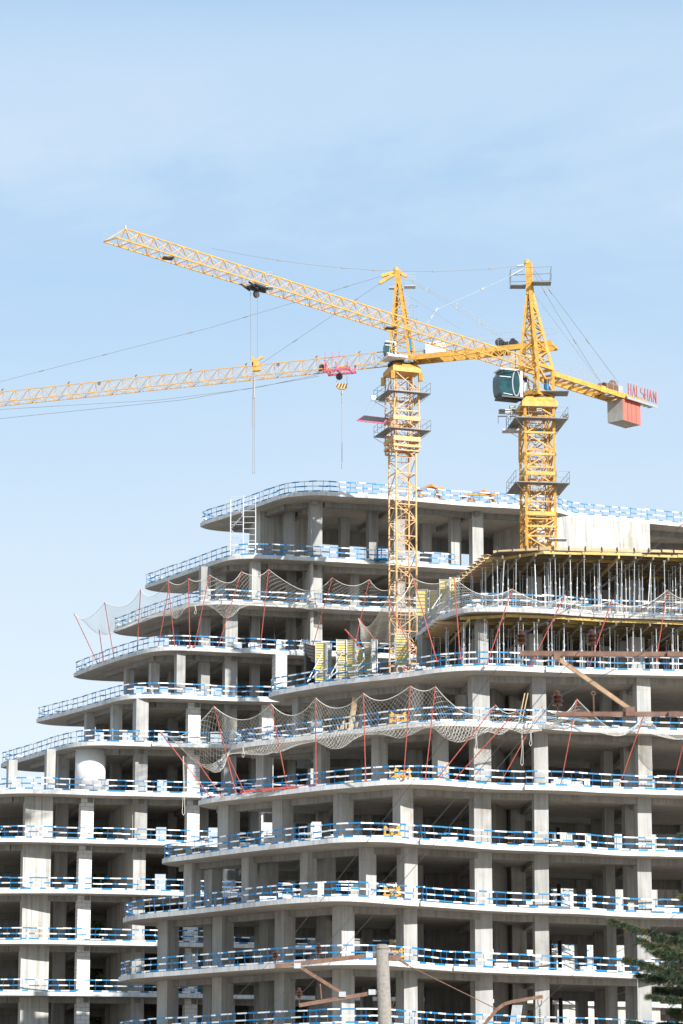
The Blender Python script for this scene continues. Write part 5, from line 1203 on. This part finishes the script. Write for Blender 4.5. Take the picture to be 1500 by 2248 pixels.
# odds and ends standing back on the floors
for (b, k, px, yy, dy, kind) in (('B', 2, 990, 1848, 2.5, 'p'), ('B', 1, 965, 1983, 3.0, 'b'), ('B', 0, 1110, 2128, 2.4, 'p'), ('B', 3, 640, 1734, 2.6, 'b'), ('B', 1, 585, 1977, 3.2, 'p'), ('B', 0, 560, 2118, 3.0, 'd'), ('B', 0, 800, 2107, 3, 'b'), ('B', 4, 1110, 1588, 2.2, 'd'),
        ('A', 6, 430, 1527, 1.8, 'p'), ('A', 5, 350, 1631, 2.2, 'b'), ('A', 3, 265, 1845, 2.5, 'd'), ('A', 2, 150, 1952, 2.6, 'p'), ('A', 1, 230, 2066, 3, 'b'), ('A', 7, 520, 1425, 2.2, 'd'), ('B', 2, 1460, 1871, 3, 'p'), ('B', 0, 1300, 2134, 3, 'p'), ('B', 3, 1330, 1733, 2.6, 'd'), ('B', 1, 1460, 2006, 3, 'b')):
    p = pz(px, yy, (LA if b == 'A' else LB)(k)) + Vector((0, dy, 0)); m = MB()
    if kind == 'p':
        for i in range(3): m.box(p + Vector((-.35 + .35 * i, 0, .05)), (.09, .8, .1))
        for i in range(3): m.box(p + Vector((U(-.03, .03), 0, .17 + .14 * i)), (.9, .7, .125), U(-.04, .04), mi=1)
        tag(m.build('pallet_load', [RAWT, BLK]), 'timber pallet carrying a few pale blocks, standing back in the shade', 'pallet', 'pallets of blocks in the shade')
    elif kind == 'b':
        for i in range(6): m.bar(p + Vector((-.7 + U(-.1, .1), .1 * i, .05)), p + Vector((.7 + U(-.2, .2), .1 * i + U(-.05, .05), .05 + U(0, .05))), .09, .05)
        for i in range(4): m.bar(p + Vector((-.5 + U(-.1, .1), .12 * i, .13)), p + Vector((.8 + U(-.2, .2), .12 * i, .14)), .1, .05)
        tag(m.build('board_stack', RAWT), 'low stack of loose boards lying back in the shade', 'boards', 'loose board stacks in the shade')
    else:
        for i in range(16): q = p + Vector((random.gauss(0, .3), random.gauss(0, .2), U(.02, .2))); m.box(q, (U(.06, .3), U(.05, .25), U(.03, .12)), U(0, 3), mi=random.randint(0, 2))
        tag(m.build('debris_heap', [RAWD, GALV, BLK]), 'small heap of building debris lying back in the shade', 'debris', 'debris heaps in the shade')
# scaffold tower with stairs
sc = pz(532, 1218, LA(9)) + Vector((0, .9, 0)); zt3 = py_(532, 1090, sc.y).z; T = thing('scaffold_tower', sc, 'white scaffold tower with a zigzag ladder standing on the terrace under the roof tip', 'scaffold')
m = MB(); xs_ = [py_(q, 1215, sc.y).x for q in (506, 534, 561)]
for x in xs_:
    for dy in (0, .8): m = MB(); m.tube((x, sc.y + dy - .4, sc.z), (x, sc.y + dy - .4, zt3 - (.25 if x == xs_[0] else 0)), .024, n=6); m.build('upright', GALVL, T)
z = sc.z + .25
while z < zt3:
    m = MB(); m.tube((xs_[1], sc.y - .4, z), (xs_[2], sc.y - .4, z), .02, n=5); m.build('rung', GALVL, T); z += .42
z = sc.z + .6
while z < zt3:
    for dy in (-.4, .4): m = MB(); m.tube((xs_[0], sc.y + dy, z), (xs_[1], sc.y + dy, z), .015, n=5); m.build('cross_rail', GALVL, T)
    z += .9
m = MB(); z = sc.z; k = 0
while z < zt3 - 1: a = Vector((xs_[0] if k % 2 == 0 else xs_[1], sc.y, z)); b2 = Vector((xs_[1] if k % 2 == 0 else xs_[0], sc.y, z + 1.0)); ladder(m, a, b2, .16, side=(0, 1, 0)); z += 1.0; k += 1
m.build('stair_ladder', GALV, T)
# blue stair platform by the pale mast
m = MB(); p = pz(838, 1233, LA(9)) + Vector((0, -.5, .05)); m.box(p + Vector((0, 0, 0)), (.9, .9, .06), -.3)
for dx in (-.45, 0, .45):
    for dy in (-.4, .4): m.bar(p + Vector((dx, dy, 0)), p + Vector((dx, dy, .85)), .025)
for hh in (.28, .56, .85): m.bar(p + Vector((-.45, -.4, hh)), p + Vector((.45, -.4, hh)), .02); m.bar(p + Vector((-.45, .4, hh)), p + Vector((.45, .4, hh)), .02)
m.bar(p + Vector((-.7, 0, -.1)), p + Vector((-1.2, 0, .9)), .03); m.bar(p + Vector((-.5, 0, -.15)), p + Vector((.9, .2, -.25)), .06)
tag(m.build('access_platform', BLUE), 'small blue steel access platform bridging to the pale lattice mast', 'platform')
# rods hanging in the dark bay, prop rack on lower floor
m = MB()
for px, y0, y1, lb in ((550, 1350, 1420, 'left'), (601, 1353, 1425, 'right')): m = MB(); a = py_(px, y0, 204); b2 = py_(px + 3, y1, 203.4); m.tube(a, b2, .03, n=5); tag(m.build('steel_rod', DKST), lb + ' one of two dark steel rods standing in the bay below the upper net', 'rod')
m = MB()
for i in range(8): p = pz(1124 + i * 2.8, 1860, LB(2)) + Vector((0, 2.4, 0)); m.tube(p, p + Vector((U(-.1, .1), .2, 1.0)), .03, n=5)
for i in range(5): p = pz(1133, 1860, LB(2)) + Vector((0, 2.2, .15 + i * .18)); m.bar(p + Vector((-.35, 0, 0)), p + Vector((.35, 0, .03)), .05, .03)
tag(m.build('prop_bundle', RUST), 'bundle of rusty props left of a bright column, one floor below the net poles', 'prop bundle')
m = MB()
for i in range(9): p = pz(1122 + i * 2.6, 2262, LB(-1)) + Vector((0, 2.2, 0)); m.tube(p, p + Vector((.25, .2, 1.5)), .03, n=5)
tag(m.build('prop_bundle', GALV), 'bundle of blue-grey props by the street lamp arm at the bottom', 'prop bundle')
# dark braced stair posts seen through the right bays
for k in (0, 1, 2, -1):
    m = MB(); zz = LB(k); p = Vector((xat(1218, 178) * .985, 178, zz))
    for dx in (-.3, .28): m.bar(p + Vector((dx, 0, 0)), p + Vector((dx, 0, 2.6)), .2)
    m.bar(p + Vector((-1.4, 0, .3)), p + Vector((-.3, 0, 1.5)), .12); m.bar(p + Vector((-1.4, 0, 1.1)), p + Vector((-.3, 0, 1.1)), .07); m.bar(p + Vector((-1.4, 0, 1.35)), p + Vector((-.3, 0, 1.35)), .07)
    tag(m.build('steel_stairs', DKST), 'dark steel stair frame standing deep in the bay right of the bright column', 'stair frame', 'dark stair frames, one per floor')
# stair flights against the lit end wall
for k in (0, 1, 2):
    m = MB(); xa, xb = xat(1222, 205), xat(1285, 205); z = LA(k) + .2; yw = 205.6
    m.bar((xa, yw, z), (xb, yw, z + 1.3), .6, .12); m.bar((xb, yw + .0, z + 1.35), (xa + .3, yw, z + 2.2), .6, .12)
    for i in range(6):
        f_ = i / 5; m.bar((xa + (xb - xa) * f_, yw - .3, z + 1.3 * f_), (xa + (xb - xa) * f_, yw - .3, z + .6 + 1.3 * f_), .025, mi=1)
    m.bar((xa, yw - .3, z + .6), (xb, yw - .3, z + 1.9), .03, .07, mi=1)
    tag(m.build('stair_flight', [WALLM, BLUE]), 'pale concrete stair flight with blue rail seen through the nearer building', 'stairs', 'stair flights seen through the nearer building')
# ------------------------------------------------------------------ railway line poles in the foreground
def insulator(c, r, h, par):
    m = MB(); m.lathe(c, [(r * .15, 0), (r * .15, h * .2), (r * .9, h * .25), (r * .45, h * .36), (r, h * .5), (r * .45, h * .6), (r * .95, h * .74), (r * .4, h * .84), (r * .5, h), (r * .1, h * 1.08)], 14)
    m.tube(Vector(c) + Vector((0, 0, -h * .5)), Vector(c) + Vector((0, 0, h * .1)), r * .13, n=5)
    return m.build('insulator', PORC, par)
YP = 70.0; P0 = lambda px, py, dy=0: py_(px, py, YP + dy)
pt = P0(839, 2080); pb = P0(852, 2400); dirp = (pb - pt).normalized(); foot = pt + dirp * (pt.z / -dirp.z)
pole = thing('utility_pole', (foot.x, foot.y, 0), 'weathered concrete utility pole with rusty crossarms at the bottom of the picture', 'utility pole')
m = MB(); m.tube(foot - Vector((0, 0, .3)), pt, .20, .145, n=24); o = m.build('shaft', POLEC, pole)
for p in o.data.polygons: p.use_smooth = len(p.vertices) == 4
m = MB(); m.lathe(pt + Vector((0, 0, -.05)), [(.15, 0), (.165, .02), (.16, .09), (.1, .12), (.02, .125)], 16); m.build('cap', POLEC, pole)
def member(name, a, b2, w, par=pole, mt=RUST): m_ = MB(); m_.bar(a, b2, w, w * 1.1); return m_.build(name, mt, par)
member('crossarm', P0(603, 2121), P0(826, 2096), .085); member('crossarm', P0(657, 2207), P0(830, 2178), .08); member('brace', P0(653, 2119), P0(753, 2182), .07)
m = MB()
for q in ((653, 2120), (752, 2183), (811, 2097), (817, 2178)): m = MB(); m.box(P0(*q, -.05), (.16, .05, .12)); m.build('bracket_plate', GALV, pole)
m = MB(); m.tube(P0(703, 2160, -.05), P0(706, 2193, -.05), .018, n=6); m.build('eye_rod', RUST, pole)
for q in ((605, 2119), (700, 2106), (657, 2204)): insulator(P0(*q) + Vector((0, 0, .08)), .085, .27, pole)
m = MB(); m.box(P0(866, 2103), (.3, .12, .12)); m.bar(P0(870, 2102), P0(897, 2120), .06); m.tube(P0(897, 2120), P0(1092, 2216), .011, n=5); m.build('guy_rod', RUST, pole)
YQ = 33.0; Q0 = lambda px, py, dy=0: py_(px, py, YQ + dy)
ft = Q0(1600, 1400); pole2 = thing('utility_pole', (ft.x, YQ, 0), 'nearer utility pole off the right edge whose blurred rusty crossarms reach into the picture', 'utility pole')
m = MB(); m.tube((ft.x, YQ, -.3), (ft.x, YQ, Q0(1600, 1395).z), .2, .145, n=20); m.build('shaft', POLEC, pole2)
m = MB(); m.bar(Q0(1142, 1435), Q0(1600, 1438), .055, .055); m.build('crossarm', RUST, pole2)
m = MB(); m.bar(Q0(1222, 1568), Q0(1600, 1568), .05, .05); m.build('crossarm', RUST, pole2)
m = MB(); m.bar(Q0(1217, 1440, -.04), Q0(1384, 1558, -.04), .045, .045); m.build('brace', mat('pale_rust', (.42, .29, .19), .8, var=.9, vscale=9, col2=(.2, .11, .06)), pole2)
for q, s_ in (((1223, 1442), (.07, .04, .08)), ((1384, 1562), (.1, .04, .1)), ((1478, 1436), (.13, .04, .06)), ((1480, 1568), (.12, .04, .06))): m = MB(); m.box(Q0(*q, -.05), s_); m.build('bracket_plate', RUST, pole2)
m = MB(); a = Q0(1303, 1522, -.05); m.path([a + Vector((.022 * math.cos(t_), 0, .022 * math.sin(t_))) for t_ in [i * .8 for i in range(9)]], .006, 5); m.tube(Q0(1303, 1528, -.05), Q0(1304, 1562, -.05), .007, n=5); m.build('eye_hook', RUST, pole2)
for q in ((1145, 1424), (1300, 1424), (1224, 1558)): insulator(Q0(*q), .07, .2, pole2)
# line wires between the poles
def wire(pts, r, lb):
    m = MB(); P = []
    for i in range(len(pts) - 1):
        a, b2 = pts[i], pts[i + 1]
        for j in range(14): f_ = j / 14; p = a.lerp(b2, f_); p.z -= .35 * f_ * (1 - f_); P.append(p)
    P.append(pts[-1]); m.path(P, r * .62, 5); tag(m.build('line_wire', WIREM), lb, 'wire', 'bare line wires between the poles')
for (a, b2, c_, e_, lb) in (((605, 2099), (1145, 1393), (1570, 1090), (300, 2400), 'thin wire from the far left insulator to the left insulator on the upper right crossarm'),
        ((700, 2090), (1300, 1393), (1600, 1190), (420, 2400), 'thin wire from the middle insulator to the right insulator on the upper right crossarm'),
        ((657, 2186), (1224, 1528), (1640, 1270), (440, 2420), 'thin wire from the lowest pole insulator up to the insulator of the lower right crossarm')):
    wire([py_(e_[0], e_[1], 100), P0(*a), Q0(*b2), py_(c_[0], c_[1], 22)], .008, lb)
wire([py_(1000, 2350, 60), py_(1290, 2110, 45), py_(1480, 2010, 36), py_(1600, 1900, 34)], .006, 'thin wire crossing low in front of the cedar branches')
# street lamp arm with hanging chain
YL = 64.0; L0 = lambda px, py: py_(px, py, YL)
lp = thing('street_lamp', (L0(1040, 2300).x, YL, 0), 'bent brown steel lamp arm rising at the bottom right of the utility pole', 'street lamp')
pts = [L0(*q) for q in ((1040, 2300), (1066, 2246), (1090, 2217), (1106, 2205), (1125, 2199), (1160, 2193), (1192, 2188))]; m = MB()
m.tube((pts[0].x, YL, 0), pts[0], .06, n=8)
for a, b2 in zip(pts, pts[1:]): m.bar(a, b2, .07, .07)
m.build('arm', RUST, lp)
m = MB(); a = L0(1185, 2195); m.path([a + Vector((-.04, 0, 0)), a + Vector((-.035, 0, -.1)), a + Vector((0, 0, -.14)), a + Vector((.035, 0, -.1)), a + Vector((.04, 0, 0))], .008)
for i in range(12): m.lathe(a + Vector((0, 0, -.22 - i * .045)), [(.012, 0), (.035, .008), (.012, .02)], 8)
m.tube(a + Vector((0, 0, -.14)), a + Vector((0, 0, -.9)), .007, n=4); m.build('hanging_chain', DKST, lp)
m = MB(); m.tube(py_(1400, 2146, 160), py_(1402, 2320, 160), .02, n=5); tag(m.build('drain_pipe', GALV), 'thin pale cable hanging down the right of the lowest floors', 'cable')
# ------------------------------------------------------------------ vegetation
def leaves(m, c, r, n, s_, mi=(0,), flat=1.0):
    for _ in range(n):
        d = Vector((random.gauss(0, 1), random.gauss(0, 1), random.gauss(0, 1) * flat)).normalized() * r * R() ** .4; p = c + d
        a = Vector((U(-1, 1), U(-1, 1), U(-1, 1))).normalized() * s_ * U(.6, 1.3); b2 = a.cross(Vector((U(-1, 1), U(-1, 1), U(-1, 1)))).normalized() * s_ * U(.3, .7)
        m.add([p - a, p + b2, p + a, p - b2], [(0, 1, 2, 3)], random.choice(mi))
def tree(x, y, h, r, label):
    T = thing('tree', (x, y, 0), label, 'tree', 'green trees behind the rear building'); m = MB(); m.tube((x, y, -.2), (x, y, h * .7), .35, .12, n=8)
    cl = []
    for i in range(70):
        a = U(0, 6.3); rr = r * R() ** .6; z = h * U(.35, .97); k = math.sqrt(max(.05, 1 - ((z / h - .62) / .42) ** 2)); c = Vector((x + rr * math.cos(a) * k, y + rr * math.sin(a) * k, z)); cl.append(c)
        if i < 14: m.tube((x, y, z * .6), c, .07, .02, n=5)
    m.build('trunk', BARK, T); m = MB()
    for c in cl: leaves(m, c, U(1.2, 1.9), 520, .24, (0, 0, 1))
    m.build('crown', [LEAFM, mat('leaf_light', (.16, .18, .04), .6)], T)
for (px, Y, h_, r_, lb) in ((225, 226, 31, 4.2, 'leafy green tree seen through the gap right of the left block pier'), (5, 228, 29, 3.2, 'leafy green tree seen through the gap at the left edge'), (365, 232, 22.5, 3.5, 'leafy green tree seen low through the gap left of the middle block pier'),
        (470, 229, 26, 3, 'reddish-green tree seen through the gaps behind the left tip of the nearer building'), (1470, 236, 24, 4, 'green tree seen through the far right bays')):
    tree((px - 750) / F * Y * 1.02, Y, h_, r_, lb)
# cedar reaching in from the right
YC = 46.0
C0 = lambda px, py, dy=0: py_(px, py, YC + dy)
tr = thing('cedar_tree', (C0(1640, 2200).x, YC, 0), 'dark green cedar with ragged drooping branches at the bottom right', 'tree')
tm = MB(); tm.tube((C0(1640, 2200).x, YC, -.2), C0(1620, 1980), .26, .07, n=10); nm = MB(); nm2 = MB()
def needle_tuft(p, d, s_, mm_, mi=0, n=12):
    for _ in range(n):
        q = (d * U(.25, 1) + Vector((random.gauss(0, .6), random.gauss(0, .6), random.gauss(0, .5)))).normalized() * s_ * U(.7, 1.3); w = q.cross(Vector((U(-1, 1), U(-1, 1), U(-1, 1)))).normalized() * s_ * .055
        mm_.add([p - w, p + w, p + q], [(0, 1, 2)], mi)
def spray(a, b2, wid, nt, droop=.0):
    a = Vector(a); b2 = Vector(b2); tm.tube(a, b2, .022, .007, n=5); d0 = (b2 - a).normalized()
    for i in range(nt):
        f_ = U(.05, 1); w_ = wid * (1.15 - f_) * U(.1, 1); side = Vector((U(-1, 1), U(-1, 1), U(-.75, .55))).normalized(); base = a.lerp(b2, f_); e = base + side * w_ + d0 * w_ * .6 - Vector((0, 0, droop * w_))
        if i % 3 == 0: tm.tube(base, e, .008, .004, n=3, cap=False)
        mi = 1 if R() < (.26 if side.z > 0 else .08) else 0
        for g_i in range(3): needle_tuft(base.lerp(e, .35 + .32 * g_i), (e - base).normalized(), .07, nm, mi, 13)
for (a, b2, w, n) in (((1600, 2090), (1335, 2018), .2, 330), ((1600, 2120), (1400, 2060), .3, 420), ((1600, 2105), (1440, 2090), .3, 480), ((1600, 2160), (1372, 2104), .24, 420), ((1610, 2150), (1400, 2140), .3, 520), ((1600, 2160), (1470, 2120), .3, 460), ((1600, 2190), (1440, 2170), .3, 430),
        ((1600, 2200), (1420, 2185), .16, 160), ((1600, 2230), (1470, 2215), .3, 420), ((1600, 2250), (1450, 2246), .3, 420), ((1600, 2040), (1445, 2052), .15, 130), ((1600, 2000), (1490, 1965), .18, 120), ((1560, 1840), (1486, 1830), .08, 40), ((1600, 2290), (1380, 2240), .22, 200)):
    dy = U(-.6, .6); spray(C0(a[0], a[1], 0), C0(b2[0], b2[1], dy), w, int(n * .72), .75)
tm.build('trunk', BARK, tr); nm.build('crown', [NEED, NEED2], tr)
# dry shrub tops at the bottom edge
for (px, lb) in ((590, 'dry brown-leaved bush top at the bottom edge, left of the utility pole, larger one'), (668, 'dry brown-leaved bush top at the bottom edge, closer to the utility pole, smaller one')):
    c = py_(px, 2262 if px < 600 else 2268, 62); T = thing('bush', (c.x, 62, 0), lb, 'bush', 'dry bushes at the bottom edge'); m = MB()
    for i in range(7): m.tube((c.x + U(-.2, .2), 62, 0), c + Vector((U(-.35, .35), U(-.2, .2), U(-.1, .2))), .03, .008, n=5)
    m.build('stem', BARK, T); m = MB(); leaves(m, c + Vector((0, 0, -.2)), .42 if px < 600 else .25, 900, .028, (0, 1)); leaves(m, c + Vector((0, 0, -1.1)), .8, 900, .035, (0, 1)); m.build('crown', [DRYL, LEAFM], T)
for o in bpy.data.objects:
    if '_w' in o: del o['_w']
